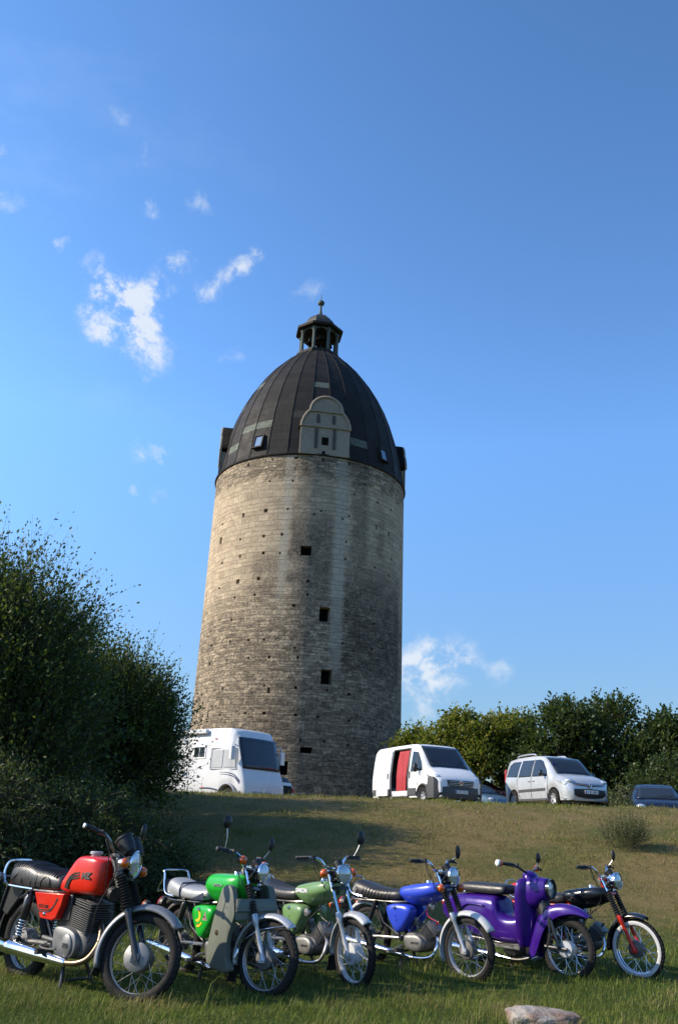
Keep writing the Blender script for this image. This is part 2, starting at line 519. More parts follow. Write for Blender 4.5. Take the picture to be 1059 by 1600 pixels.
    HOLES = [(-21.03, 23.76, .12, .14), (-7.77, 23.7, .12, .14), (-22.02, 21.6, .25, .25), (-9.51, 21.64, .12, .14), (-36.65, 21.52, .18, .28), (8.56, 21.6, .12, .14), (4.96, 21.32, .12, .14), (27.53, 23.19, .13, .14), (43.74, 23.12, .16, .14), (56.46, 23.06, .21, .14), (24.42, 21.52, .13, .14), (20.86, 21.23, .12, .14), (43.22, 21.26, .18, .31), (-55.07, 21.36, .2, .14), (-55.12, 20.13, .3, .47), (-22.08, 19.77, .19, .19), (-11.7, 19.83, .16, .19), (-37.32, 19.78, .15, .14), (-21.46, 18.58, .19, .19), (-12.12, 18.51, .12, .14), (-36.39, 18.54, .16, .19), (23.43, 19.65, .13, .14), (23.31, 18.44, .13, .14), (-51.22, 18.41, .19, .14), (58.02, 19.43, .22, .14), (42.7, 18.34, .16, .14), (55.35, 18.17, .2, .14), (-36.33, 16.78, .25, .28), (-23.13, 16.82, .19, .22), (3.7, 16.63, .15, .19), (3.73, 15.73, .12, .14), (-51.64, 16.62, .19, .14), (-37.67, 15.71, .15, .14), (-24.57, 15.74, .13, .14), (-3.02, 14.97, .2, .16), (-38.42, 14.2, .15, .19), (25.19, 14.61, .13, .14), (43.25, 14.46, .16, .14), (-70.15, 16.55, .23, .14), (54.56, 21.17, .2, .31), (-26.12, 12.72, .16, .14), (-17.39, 12.73, .12, .14), (-38.03, 12.73, .13, .19), (23.61, 12.76, .13, .14), (-53.98, 12.7, .2, .14), (-1.11, 12.22, .12, .14), (42.1, 12.72, .16, .14), (-25.29, 11.57, .13, .14), (-13.87, 11.58, .15, .17), (.81, 11.6, .13, .19), (-39.18, 11.5, .15, .14), (-53.87, 11.48, .2, .14), (41.56, 11.32, .16, .14), (-15.45, 9.77, .12, .14), (-12.89, 9.5, .15, .34), (.55, 9.71, .17, .16), (28.3, 9.58, .21, .16), (16.32, 9.68, .12, .12), (-40.24, 9.71, .15, .14), (-50.39, 8.14, .11, .34), (-40.71, 8.03, .15, .14), (-24.48, 8.08, .13, .14), (-14.42, 8.08, .18, .16), (1.35, 8.04, .17, .16), (12.3, 7.99, .12, .14), (28.74, 7.94, .2, .12), (4.4, 6.56, .12, .14), (16.02, 6.57, .12, .14), (28.62, 6.46, .13, .14), (50.73, 7.86, .18, .14), (-20.45, 25.38, .12, .14), (-6.65, 25.4, .23, .16), (23.48, 25.4, .19, .2), (8.16, 25.36, .18, .17), (-36.23, 25.3, .14, .2)]
    cuts = []
    for i, (a, z, w, hh) in enumerate(WIN + HOLES):
        if i >= len(WIN): w, hh = w * 1.15, hh * 1.12
        da = math.degrees(w / 2 / TR)
        cuts.append((a - da, a + da, z - hh / 2, z + hh / 2, i < len(WIN)))
    As = sorted(set([round(-180 + 2.5 * i, 4) for i in range(144)] + [round(q, 4) for c_ in cuts for q in c_[:2]]))
    Zs = sorted(set([TZ0, 4, 6, 8, 10, 12, 14, 16, 18, 20, 22, 24, TZ1] + [round(q, 4) for c_ in cuts for q in c_[2:4]]))

    def P(a, z, r=None):
        r = (TR + .09 - .13 * (z - TZ0) / (TZ1 - TZ0)) if r is None else r
        a = rad(a)
        return Vector((r * math.sin(a), -r * math.cos(a), z))
    wall, nA = MB(), len(As)
    wall.v = [P(a, z) for z in Zs for a in As]
    uvs = [(rad(a) * TR, z) for z in Zs for a in As]
    hole_rects = [(round(c_[0], 4), round(c_[1], 4), round(c_[2], 4), round(c_[3], 4)) for c_ in cuts]
    face_uv = []
    for j in range(len(Zs) - 1):
        zc = (Zs[j] + Zs[j + 1]) / 2
        row = [r_ for r_ in hole_rects if r_[2] < zc < r_[3]]
        for i in range(nA):
            a0, a1 = As[i], As[(i + 1) % nA]
            ac = (a0 + a1) / 2 if a1 > a0 else 179
            if any(r_[0] < ac < r_[1] for r_ in row): continue
            k = (i + 1) % nA
            wall.f.append((j * nA + i, j * nA + k, (j + 1) * nA + k, (j + 1) * nA + i))
            u1 = rad(a1 if a1 > a0 else a1 + 360) * TR
            face_uv.append([(rad(a0) * TR, Zs[j]), (u1, Zs[j]), (u1, Zs[j + 1]), (rad(a0) * TR, Zs[j + 1])])
    deepwin = []
    for (a0, a1, z0, z1, iswin) in cuts:
        r1 = TR - (.55 if iswin else .32)
        q = [P(a0, z0), P(a1, z0), P(a1, z1), P(a0, z1)]
        w = [P(a0, z0, r1), P(a1, z0, r1), P(a1, z1, r1), P(a0, z1, r1)]
        tgt = wall
        o = len(tgt.v)
        tgt.v += q + w
        for s_ in range(4):
            k = (s_ + 1) % 4
            tgt.f.append((o + s_, o + 4 + s_, o + 4 + k, o + k))
            face_uv.append([(rad(a0) * TR, z0)] * 4)
        tgt.f.append((o + 4, o + 5, o + 6, o + 7)[::-1])
        face_uv.append([(rad(a0) * TR, z0)] * 4)
        if iswin: deepwin.append((a0, a1, z0, z1, r1))
    wo = wall.build('masonry_wall', m, root, smooth=20, weld=False)
    ul = wo.data.uv_layers.new(name='UVMap')
    flat = [c_ for fu in face_uv for q in fu for c_ in q]
    ul.data.foreach_set('uv', flat)
    darkm = pbr('window_dark', (.006, .006, .006), .9, spec=.05)
    for (a0, a1, z0, z1, r1) in deepwin:
        w = MB()
        q = [P(a0 + .05, z0 + .01, r1 + .02), P(a1 - .05, z0 + .01, r1 + .02), P(a1 - .05, z1 - .01, r1 + .02), P(a0 + .05, z1 - .01, r1 + .02)]
        w.add(q, [(0, 1, 2, 3)])
        a = (a0 + a1) / 2
        w.tube([P(a, z0, r1 + .1), P(a, z1, r1 + .1)], .02, 6)
        w.build('window', darkm, root, smooth=0)

    # --- copper dome
    m, t, b = new_mat('dome_sheet_metal')
    co = t.coord()
    uv = t.coord('UV')
    bk = t.new('ShaderNodeTexBrick')
    t.put(bk.inputs['Vector'], uv)
    bk.inputs['Scale'].default_value = 1
    bk.inputs['Brick Width'].default_value = 1.0
    bk.inputs['Row Height'].default_value = .62
    bk.inputs['Mortar Size'].default_value = .012
    bk.offset = .37
    bk.inputs['Color1'].default_value = (.0125, .012, .0117, 1)
    bk.inputs['Color2'].default_value = (.023, .0212, .0198, 1)
    bk.inputs['Mortar'].default_value = (.011, .010, .009, 1)
    n1 = t.noise(co, 1.3, 6, .7)
    n2 = t.noise(uv, 5.5, 4, .6)
    c = t.mix(t.rng(n1, .35, .75, 0, .6), bk.outputs[0], (.020, .0185, .0175))
    cell = t.new('ShaderNodeTexWhiteNoise', noise_dimensions='2D')
    cu = t.sep(uv)
    cellv = t.comb(t.m('FLOOR', cu[0]), t.m('FLOOR', t.m('DIVIDE', cu[1], .62)), 0)
    t.put(cell.inputs['Vector'], cellv)
    patch = t.m('MULTIPLY', t.rng(cell.outputs['Value'], .962, .966), t.rng(n2, .3, .5))
    c = t.mix(t.m('MULTIPLY', patch, .65), c, (.16, .19, .155))
    t.put(b.inputs['Base Color'], c)
    t.put(b.inputs['Roughness'], t.rng(n1, .2, .8, .55, .8))
    b.inputs['Metallic'].default_value = .0
    b.inputs['Specular IOR Level'].default_value = .16
    t.put(b.inputs['Normal'], t.bump(t.m('ADD', t.m('MULTIPLY', bk.outputs[1], -1.), t.m('MULTIPLY', n2, .8)), .55, .04))
    prof = [(7.22, 25.74), (7.08, 26.15), (6.97, 27.0), (6.76, 28.2), (6.48, 29.4), (6.12, 30.6), (5.67, 31.8), (5.10, 33.0), (4.40, 34.2), (3.60, 35.3), (2.72, 36.3), (1.78, 37.15)]
    NS = 30
    dome, duv = MB(), []
    s_acc = [0]
    for i in range(1, len(prof)):
        s_acc.append(s_acc[-1] + math.hypot(prof[i][0] - prof[i - 1][0], prof[i][1] - prof[i - 1][1]))
    for k in range(NS):
        a0, a1 = 360 * k / NS, 360 * (k + 1) / NS
        for i in range(len(prof) - 1):
            q = [P(a0, prof[i][1], prof[i][0]), P(a1, prof[i][1], prof[i][0]), P(a1, prof[i + 1][1], prof[i + 1][0]), P(a0, prof[i + 1][1], prof[i + 1][0])]
            dome.add(q, [(0, 1, 2, 3)])
            duv.append([(k, s_acc[i]), (k + .999, s_acc[i]), (k + .999, s_acc[i + 1]), (k, s_acc[i + 1])])
    do = dome.build('dome_roof', m, root, smooth=8, weld=False)
    do.data.uv_layers.new(name='UVMap').data.foreach_set('uv', [c_ for fu in duv for q in fu for c_ in q])
    sm = pbr('seam_metal', (.020, .018, .016), .7, .0, spec=.2, var=.3, scale=2)
    for k in range(NS):
        a = 360 * k / NS
        MB().tube([P(a, z, r + .01) for r, z in prof], .028, 5).build('standing_seam', sm, do)
    ea = MB()
    ea.lathe([(7.05, 25.6), (7.24, 25.66), (7.27, 25.74), (7.2, 25.8), (7.1, 25.82)], n=72)
    ea.build('eaves_gutter', sm, root)

    # --- dormers
    cream = pbr('dormer_render', (.25, .215, .165), .9, var=.22, scale=1.6, bump=.25, bscale=14, dirt=.5)
    slate = pbr('dormer_roof_metal', (.0075, .0075, .0075), .8, var=.3, scale=3, spec=.04)
    creamd = pbr('dormer_stain', (.06, .052, .045), .9, var=.35, scale=3)
    for di, ad in enumerate((8.6, -81.4, 98.6, 188.6)):
        Rm = Matrix.Rotation(rad(ad), 4, 'Z')
        yf = -7.24 if di == 0 else -7.02
        half = [(1.73, 25.68), (1.73, 27.7), (1.69, 28.05), (1.55, 28.45), (1.36, 28.78), (1.17, 28.98)]
        half += [(1.15 * math.cos(q), 29.0 + 1.14 * math.sin(q)) for q in [rad(v) for v in (2, 18, 34, 50, 66, 80)]]
        outl = half + [(0, 30.14)] + [(-x, z) for x, z in half[::-1]]
        g = MB(Rm)
        if di == 0:
            hx0, hx1, hz0, hz1 = -.27, .23, 26.35, 26.95
        g.prism([(x, 0, z) for x, z in outl], (0, yf, 0), (0, yf + (.2 if di == 0 else .07), 0))
        dorm = g.build('dormer', cream, root, smooth=20)
        tr = MB(Rm)
        path = [V3(x, yf - .03, z) for x, z in outl[1:-1]]
        tr.tube(path, .1, 6, flat=1.)
        tr.box((0, yf - .04, 28.98), (2.5, .12, .12))
        tr.box((0, yf - .04, 27.78), (3.46, .12, .1))
        tr.build('dormer_moulding', cream, dorm)
        for x in (-.55, .55):
            for c_, d_ in (((x, yf - .03, 28.4), (.2, .07, .62)), ((x * 1.15, yf - .03, 26.9), (.2, .07, 1.5))):
                MB(Rm).box(c_, d_).build('dormer_pilaster', creamd, dorm)
        for c_, d_ in (((0, yf - .005, 26.72), (.46, .04, .58)), ((-.06, yf - .005, 25.86), (.2, .04, .2))):
            MB(Rm).box(c_, d_).build('dormer_window', darkm, dorm, smooth=0)
        rf = MB(Rm)
        ro = [(x * 1.04, z + .07) for x, z in half] + [(0, 30.22)] + [(-x * 1.04, z + .07) for x, z in half[::-1]]
        ro = [(x, z) for x, z in ro if z > 27.5]
        rf.loft([[(x, yf + .05, z) for x, z in ro], [(x, -2.5, z) for x, z in ro]], closed=False)
        rf.build('dormer_roof', slate, dorm, solid=.06)
        if di:
            for x in (-1.62, 1.62):
                MB(Rm).box((x, yf + .5, 26.6), (.12, .84, 1.9)).build('dormer_cheek', cream, dorm, smooth=0)

    # --- skylights
    glass = pbr('skylight_glass', (.16, .24, .36), .12, .0, var=.1, spec=.8)
    for a in (-30.8, 48.4):
        f, gl = MB(), MB()
        c0 = P(a, 26.45, 7.11); c1 = P(a, 27.45, 6.86)
        tz = (c1 - c0).normalized(); tx = Vector((math.cos(rad(a)), math.sin(rad(a)), 0)); out = tx.cross(tz)
        M = Matrix(((tx.x, tz.x, out.x, (c0.x + c1.x) / 2), (tx.y, tz.y, out.y, (c0.y + c1.y) / 2), (tx.z, tz.z, out.z, (c0.z + c1.z) / 2), (0, 0, 0, 1)))
        f.M = gl.M = M
        for x in (-.36, .36): f.box((x, 0, .06), (.1, 1.1, .22))
        for y in (-.5, .5): f.box((0, y, .06), (.62, .1, .22))
        gl.box((0, 0, .08), (.62, .9, .04))
        fo = f.build('skylight_frame', sm, root, smooth=0)
        gl.build('pane', glass, fo, smooth=0)

    # --- lantern
    verd = pbr('verdigris', (.055, .075, .066), .75, var=.5, scale=3, bump=.2, bscale=20)
    N8 = 8
    def ring(r, z, off=22.5 + 8.6): return [P(off + 45 * k, z, r) for k in range(N8)]
    bs = MB()
    bs.loft([ring(1.95, 37.05), ring(1.95, 37.25), ring(1.72, 37.35), ring(1.72, 37.5)])
    bs.build('lantern_base', sm, root, smooth=0)
    lz0, lz1 = 37.4, 39.5
    for k in range(N8):
        a = 22.5 + 8.6 + 45 * k
        c_ = MB()
        c_.tube([P(a, lz0, 1.52), P(a, lz0 + .15, 1.52), P(a, lz0 + .2, 1.52), P(a, lz1 - .25, 1.52), P(a, lz1 - .2, 1.52), P(a, lz1, 1.52)], [.19, .19, .13, .12, .17, .17], 8)
        c_.build('lantern_column', verd, root)
    ar = MB()
    for k in range(N8):
        A, B = P(22.5 + 8.6 + 45 * k, 0, 1.55), P(22.5 + 8.6 + 45 * (k + 1), 0, 1.55)
        n = 10
        top = [A.lerp(B, i / n) + V3(0, 0, lz1) for i in range(n + 1)]
        bot = [A.lerp(B, i / n) + V3(0, 0, lz1 - .06 - .42 * (abs(2 * i / n - 1)) ** 2.4) for i in range(n + 1)]
        ar.add(top + bot, [(i, i + 1, n + 2 + i, n + 1 + i) for i in range(n)])
    ar.build('lantern_arcade', verd, root, solid=.1, smooth=0)
    eb = MB()
    eb.loft([ring(1.5, 39.45), ring(1.62, 39.55), ring(1.98, 39.6), ring(2.0, 39.8), ring(1.5, 40.02), ring(1.3, 40.12)])
    eb.build('lantern_eaves', sm, root, smooth=0)
    dm = MB()
    dm.loft([ring(r, z) for r, z in ((1.32, 40.1), (1.25, 40.45), (1.08, 40.8), (.82, 41.1), (.5, 41.32), (.2, 41.45), (.12, 41.6))])
    dm.build('lantern_dome', pbr('lantern_dome_metal', (.05, .05, .043), .55, .35, var=.4, scale=3), root, smooth=15)
    fi = MB()
    fi.lathe([(.26, 41.35), (.14, 41.7), (.09, 42.0), (.085, 42.45), (.12, 42.5), (.25, 42.56), (.29, 42.68), (.25, 42.82), (.12, 42.9), (.03, 42.95), (.022, 43.5), (.005, 43.55)], n=14)
    fi.build('finial', verd, root)
    bell = pbr('bell_bronze', (.03, .026, .022), .5, .6)
    for a, z in ((-50, 38.55), (10, 38.75), (75, 38.5)):
        b_ = MB()
        c_ = P(a, 0, .72)
        b_.lathe([(.02, .62), (.2, .6), (.27, .45), (.3, .2), (.42, 0), (.38, -.02), (.2, .3)], (c_.x, c_.y, z - .1), n=16)
        b_.tube([(c_.x, c_.y, z + .4), (c_.x, c_.y, 39.5)], .05, 6)
        b_.build('bell', bell, root)
    cr = MB()
    cr.box((0, 0, 39.2), (2.6, .14, .16)); cr.box((0, 0, 39.35), (.14, 2.6, .16))
    cr.tube([(0, 0, 37.4), (0, 0, 39.5)], .22, 8)
    cr.build('bell_frame', sm, root, smooth=0)


build_tower()


# ------------------------------------------------------------------ shared vehicle materials
M_ = dict(
    rubber=pbr('tyre_rubber', (.012, .0115, .011), .75, var=.3, scale=12, bump=.15, bscale=160, dirt=.07, spec=.25),
    blackp=pbr('black_plastic', (.012, .012, .013), .5, var=.2, bump=.1, bscale=200),
    blackgl=pbr('black_gloss', (.010, .010, .011), .2, coat=.8, var=.2),
    frame=pbr('black_frame_paint', (.014, .014, .015), .35, coat=.4, var=.3, dirt=.2),
    chrome=pbr('chrome', (.78, .78, .80), .09, 1.0, var=.05),
    steel=pbr('dull_steel', (.42, .42, .43), .36, 1.0, var=.2, scale=14),
    alu=pbr('cast_aluminium', (.20, .20, .20), .5, .6, var=.25, scale=10, bump=.12, bscale=120, dirt=.3),
    alud=pbr('dark_cast_alloy', (.10, .10, .10), .6, .5, var=.3, scale=10, bump=.15, bscale=100, dirt=.35),
    silver=pbr('silver_paint', (.46, .47, .49), .35, .4, coat=.5, var=.06),
    greym=pbr('worn_grey_mudguard', (.20, .205, .215), .4, .4, coat=.3, var=.15, scale=6, dirt=.2),
    whitem=pbr('white_enamel', (.46, .47, .48), .5, .0, coat=.2, var=.06, dirt=.15),
    leather=pbr('black_seat_vinyl', (.022, .021, .022), .42, var=.3, scale=5, bump=.25, bscale=26),
    leatherg=pbr('grey_seat_vinyl', (.30, .31, .32), .42, .25, var=.12, scale=5, bump=.3, bscale=22),
    blueseat=pbr('navy_seat_vinyl', (.012, .02, .05), .45, var=.2),
    amber=pbr('amber_lens', (.62, .10, .006), .2, coat=.8, var=.1, scale=40),
    redlens=pbr('red_lens', (.35, .008, .006), .2, coat=.8, var=.1, scale=40),
    glassl=pbr('headlamp_glass', (.50, .54, .56), .14, .45, coat=1, var=.12, scale=24, bump=.1, bscale=60),
    mirrorback=pbr('mirror_shell', (.010, .010, .011), .45, var=.2),
    brown=pbr('scorched_header_pipe', (.20, .14, .09), .35, .9, var=.35, scale=8),
    badge=pbr('badge_white', (.75, .75, .74), .4, var=.03),
    inkm=pbr('black_ink', (.012, .011, .011), .5, var=.1),
)


def paint(name, col, metal=0., rough=.28):
    return pbr(name, col, rough, metal, coat=.32, var=.09, scale=3, spec=.3)


def wheel(name, root, S, axle, r, sec, hubr, rimm, spokem, hubm, white=False, hubw=.11, nsp=9, rimw=.03):
    A = Vector(axle)
    h = MB()
    h.lathe([(.012, -hubw * .75), (.02, -hubw * .6), (hubr * .55, -hubw * .55), (hubr * .96, -hubw * .5), (hubr, -hubw * .42), (hubr, -hubw * .1), (hubr * .9, -hubw * .05),
             (hubr * .9, hubw * .3), (hubr * .6, hubw * .5), (.02, hubw * .55), (.012, hubw * .75)], (0, 0, 0), (0, 1, 0), 28)
    ho = h.build(name, hubm, root)
    ho.matrix_local = S @ Matrix.Translation(A)
    R = r - sec
    t = MB()
    prof = [(R + sec * math.sin(q), sec * .92 * math.cos(q)) for q in [rad(-62 + 304 * k / 15) for k in range(16)]]
    prof = [(R + sec * .99 * math.cos(q), sec * .9 * math.sin(q)) for q in [rad(-140 + 280 * k / 16) for k in range(17)]]
    t.lathe(prof, (0, 0, 0), (0, 1, 0), 48)
    # tread blocks standing proud of the carcass
    for k in range(44):
        q0 = 2 * math.pi * k / 44
        for s_ in (-1, 1):
            pts = []
            for dq, yy, rr in ((0, .15, 1.0), (.085, .15, 1.0), (.05, .62, .80), (-.035, .62, .80)):
                q = q0 + dq + (.07 if s_ > 0 else 0)
                rad_ = R + sec * (.985 if yy < .3 else .80) + .004
                pts.append((rad_ * math.cos(q), s_ * yy * sec * .95, rad_ * math.sin(q)))
            pin = [(p[0] * .975, p[1], p[2] * .975) for p in pts]
            t.loft([pin, pts])
    t.build('tyre', M_['rubber'], ho, smooth=50, weld=False)
    ri = MB()
    rr = R - sec * .55
    ri.lathe([(rr + .008, -rimw), (rr + .012, -rimw * .93), (rr - .004, -rimw * .85), (rr - .012, -rimw * .3), (rr - .014, 0), (rr - .012, rimw * .3), (rr - .004, rimw * .85), (rr + .012, rimw * .93), (rr + .008, rimw)], (0, 0, 0), (0, 1, 0), 56)
    ri.build('rim', rimm, ho, smooth=60)
    if white:
        for s_ in (-1, 1):
            w = MB()
            q0, q1 = rad(66), rad(124)
            w.lathe([(R + sec * 1.02 * math.cos(q), s_ * sec * .935 * math.sin(q)) for q in [q0 + (q1 - q0) * k / 6 for k in range(7)]], (0, 0, 0), (0, 1, 0), 48)
            w.build('whitewall', M_['whitem'], ho, smooth=60)
    for side in (-1, 1):
        for lean in (-1, 1):
            s_ = MB()
            a0 = lean * .62
            s_.tube([(hubr * .95 * math.cos(a0), side * hubw * .38, hubr * .95 * math.sin(a0)), ((rr - .008), side * .006, 0)], .0021, 4, caps=False)
            so_ = s_.build('spoke', spokem, ho, weld=False)
            ph = (0 if side < 0 else .5) + (0 if lean < 0 else .25)
            for k in range(nsp):
                c = so_ if k == 0 else so_.copy()
                if k: COL.objects.link(c); c.parent = ho
                c.rotation_euler = (0, 2 * math.pi * (k + ph) / nsp, 0)
    return ho


def fender(root, S, axle, rf, w, a0, a1, mat, name='mudguard', dip=.025, n=26):
    """U-section swept round the wheel from angle a0 to a1 (degrees, 0 = forward, 90 = up)"""
    A = Vector(axle)
    rings = []
    for k in range(n + 1):
        q = rad(a0 + (a1 - a0) * k / n)
        e = 1 - .25 * (max(0, 1 - k / 2.) + max(0, 1 - (n - k) / 2.))
        d = Vector((math.cos(q), 0, math.sin(q)))
        ring = []
        for u, dd in ((-1, -dip), (-.97, -dip * .45), (-.8, 0.0), (-.45, .012), (0, .017), (.45, .012), (.8, 0), (.97, -dip * .45), (1, -dip)):
            ring.append(A + d * (rf + dd) + Vector((0, u * w * (.75 + .25 * e), 0)))
        rings.append(ring)
    m = MB(S)
    m.loft(rings, closed=False)
    return m.build(name, mat, root, smooth=60, solid=.003)


def gaiter(prof_n, r0, r1, L, depth=.006):
    p = [(r0 * .8, 0)]
    for k in range(prof_n):
        t = k / prof_n
        r = r0 + (r1 - r0) * t
        p += [(r - depth, L * (t + .1 / prof_n)), (r + depth, L * (t + .5 / prof_n)), (r - depth, L * (t + .9 / prof_n))]
    p.append((r1 * .8, L))
    return p


def headlamp(root, S, c, r, depth, shellm, tilt=0., deep=1.):
    ax = Vector((math.cos(tilt), 0, math.sin(tilt)))
    sh = MB(S)
    sh.lathe([(.01, -depth), (r * .5, -depth * .95), (r * .85, -depth * .65), (r * .98, -depth * .3), (r, 0)], c, ax, 26)
    so_ = sh.build('headlamp', shellm, root)
    rm = MB(S)
    rm.lathe([(r * .99, -.012), (r * 1.06, -.006), (r * 1.06, .008), (r * .97, .016), (r * .93, .012)], c, ax, 30)
    rm.build('lamp_rim', M_['chrome'], so_)
    gl = MB(S)
    gl.lathe([(.0005, .022 * deep + .008), (r * .5, .018 * deep + .006), (r * .8, .014), (r * .95, .008)], c, ax, 26)
    gl.build('lens', M_['glassl'], so_, smooth=80)
    return so_


def indicator(root, S, c, side, r=.033, stem=.07, lensdir=1, name='turn_signal', bodym=None, lensm='amber'):
    b = MB(S)
    c = Vector(c)
    b.tube([c + Vector((0, -side * stem, 0)), c], .008, 6)
    b.lathe([(.005, -.04), (r * .7, -.032), (r, -.008), (r, .004)], c, (lensdir, 0, 0), 16)
    o = b.build(name, bodym or M_['blackp'], root)
    l = MB(S)
    l.lathe([(r * 1.0, .004), (r * 1.02, .012), (r * .85, .032), (r * .4, .042), (.0005, .044)], c, (lensdir, 0, 0), 16)
    l.build('lens', M_[lensm], o, smooth=80)
    return o


def mirror(root, S, base, top, facing, r=.052, stemm='steel', shape=(1, 1), name='mirror'):
    b = MB(S)
    mid = Vector(base).lerp(Vector(top), .5) + Vector((.012, 0, 0))
    b.tube(spline([base, mid, top], 5), .0045, 6)
    o = b.build(name, M_[stemm], root)
    h = MB(S @ Matrix.Translation(Vector(top)))
    f = Vector(facing).normalized()
    up = Vector((0, 0, 1))
    side = up.cross(f).normalized()
    up = f.cross(side)
    rings = []
    for k, d in ((.15, -.028), (.6, -.022), (.9, -.010), (1.0, 0), (.95, .003)):
        rings.append([f * d * 1 + side * math.cos(q) * r * k * shape[0] + up * math.sin(q) * r * k * shape[1] + up * r * .45 for q in [2 * math.pi * i / 20 for i in range(20)]])
    h.loft(rings)
    h.build('mirror_head', M_['mirrorback'], o, smooth=50)
    return o


def hexa_tank(st, root, mat, name='fuel_tank', sub=2, S=None):
    """st: (x, z_bottom, z_top, half_width, crease) stations of a six-sided tank"""
    rings = []
    for x, zb, zt, w, cr in st:
        h = zt - zb
        zc = zb + h * cr
        rings.append([(x, w * .35, zb), (x, w * .93, zc - h * .02), (x, w, zc + h * .08), (x, w * .98, zt - h * .22), (x, w * .80, zt - h * .035), (x, w * .45, zt),
                      (x, -w * .45, zt), (x, -w * .80, zt - h * .035), (x, -w * .98, zt - h * .22), (x, -w, zc + h * .08), (x, -w * .93, zc - h * .02), (x, -w * .35, zb)])
    m = MB(S)
    m.loft(rings)
    return m.build(name, mat, root, smooth=180, sub=sub)


def bench(st, root, mat, name='seat', S=None, sub=2):
    """st: (x, z_bottom, z_top, half_width)"""
    rings = []
    for x, zb, zt, w in st:
        h = zt - zb
        rings.append([(x, w * .8, zb), (x, w, zb + h * .12), (x, w * 1.02, zb + h * .5), (x, w * .93, zt - h * .2), (x, w * .7, zt - h * .02), (x, w * .3, zt + h * .03),
                      (x, -w * .3, zt + h * .03), (x, -w * .7, zt - h * .02), (x, -w * .93, zt - h * .2), (x, -w * 1.02, zb + h * .5), (x, -w, zb + h * .12), (x, -w * .8, zb)])
    m = MB(S)
    m.loft(rings)
    return m.build(name, mat, root, smooth=180, sub=sub)


def steering(p, rake, delta):
    a = Vector((-math.sin(rake), 0, math.cos(rake)))
    return Matrix.Translation(Vector(p)) @ Matrix.Rotation(delta, 4, a) @ Matrix.Translation(-Vector(p))


def handlebar(root, S, pts, gripm, leverm, gr=.0165, gl=.12, barm=None, lever=True, rb=.011):
    """pts: right half from the middle outwards (y given positive, mirrored)"""
    b = MB(S)
    half = spline(pts, 5)
    b.tube([Vector((p.x, -p.y, p.z)) for p in half[::-1]] + half[1:], rb, 8)
    o = b.build('handlebar', barm or M_['chrome'], root)
    e, d = Vector(pts[-1]), (Vector(pts[-1]) - Vector(pts[-2])).normalized()
    for s_ in (-1, 1):
        fl = lambda v: Vector((v[0], v[1] * s_, v[2]))
        g = MB(S)
        n = 14
        ring = [(gr * .9, 0)]
        for k in range(n):
            ring += [(gr - .0018, gl * (k + .1) / n), (gr + .0012, gl * (k + .5) / n), (gr - .0018, gl * (k + .9) / n)]
        ring += [(gr * 1.15, gl * .99), (gr * .9, gl * 1.02), (.002, gl * 1.03)]
        g.lathe(ring, fl(e - d * gl), fl(d), 12)
        g.build('grip', gripm, o, smooth=30)
        if lever:
            l = MB(S)
            q0 = e - d * (gl + .03)
            l.box(fl(q0 + Vector((.012, 0, 0))), (.045, .035, .03))
            l.tube([fl(q0 + Vector((.03, 0, -.005))), fl(q0 + Vector((.055, .04, -.012))), fl(q0 + d * .09 + Vector((.058, 0, -.018))), fl(q0 + d * .15 + Vector((.045, 0, -.016)))], [.008, .007, .006, .007], 6)
            l.build('brake_lever' if s_ < 0 else 'clutch_lever', leverm, o)
    return o


def cable(root, pts, r=.0032, name='control_cable'):
    m = MB()
    m.tube(spline(pts, 6), r, 6)
    return m.build(name, M_['blackp'], root)


def finned(root, c, axis, dims, n, mat, name, S=None, taper=0.):
    """block of cooling fins stacked along axis; dims = (x size, y size, height)"""
    ax = Vector(axis).normalized()
    y = Vector((0, 1, 0))
    x = y.cross(ax).normalized()
    m = MB(Matrix(((x.x, y.x, ax.x, c[0]), (x.y, y.y, ax.y, c[1]), (x.z, y.z, ax.z, c[2]), (0, 0, 0, 1))))
    m.lathe([(min(dims[0], dims[1]) * .36, 0), (min(dims[0], dims[1]) * .36, dims[2])], (0, 0, 0), (0, 0, 1), 16, caps=True)
    for k in range(n):
        z = dims[2] * (k + .5) / n
        s = 1 - taper * (k / n)
        m.box((0, 0, z), (dims[0] * s, dims[1] * s, dims[2] / n * .42))
    return m.build(name, mat, root, smooth=30, bevel=.002, seg=1)


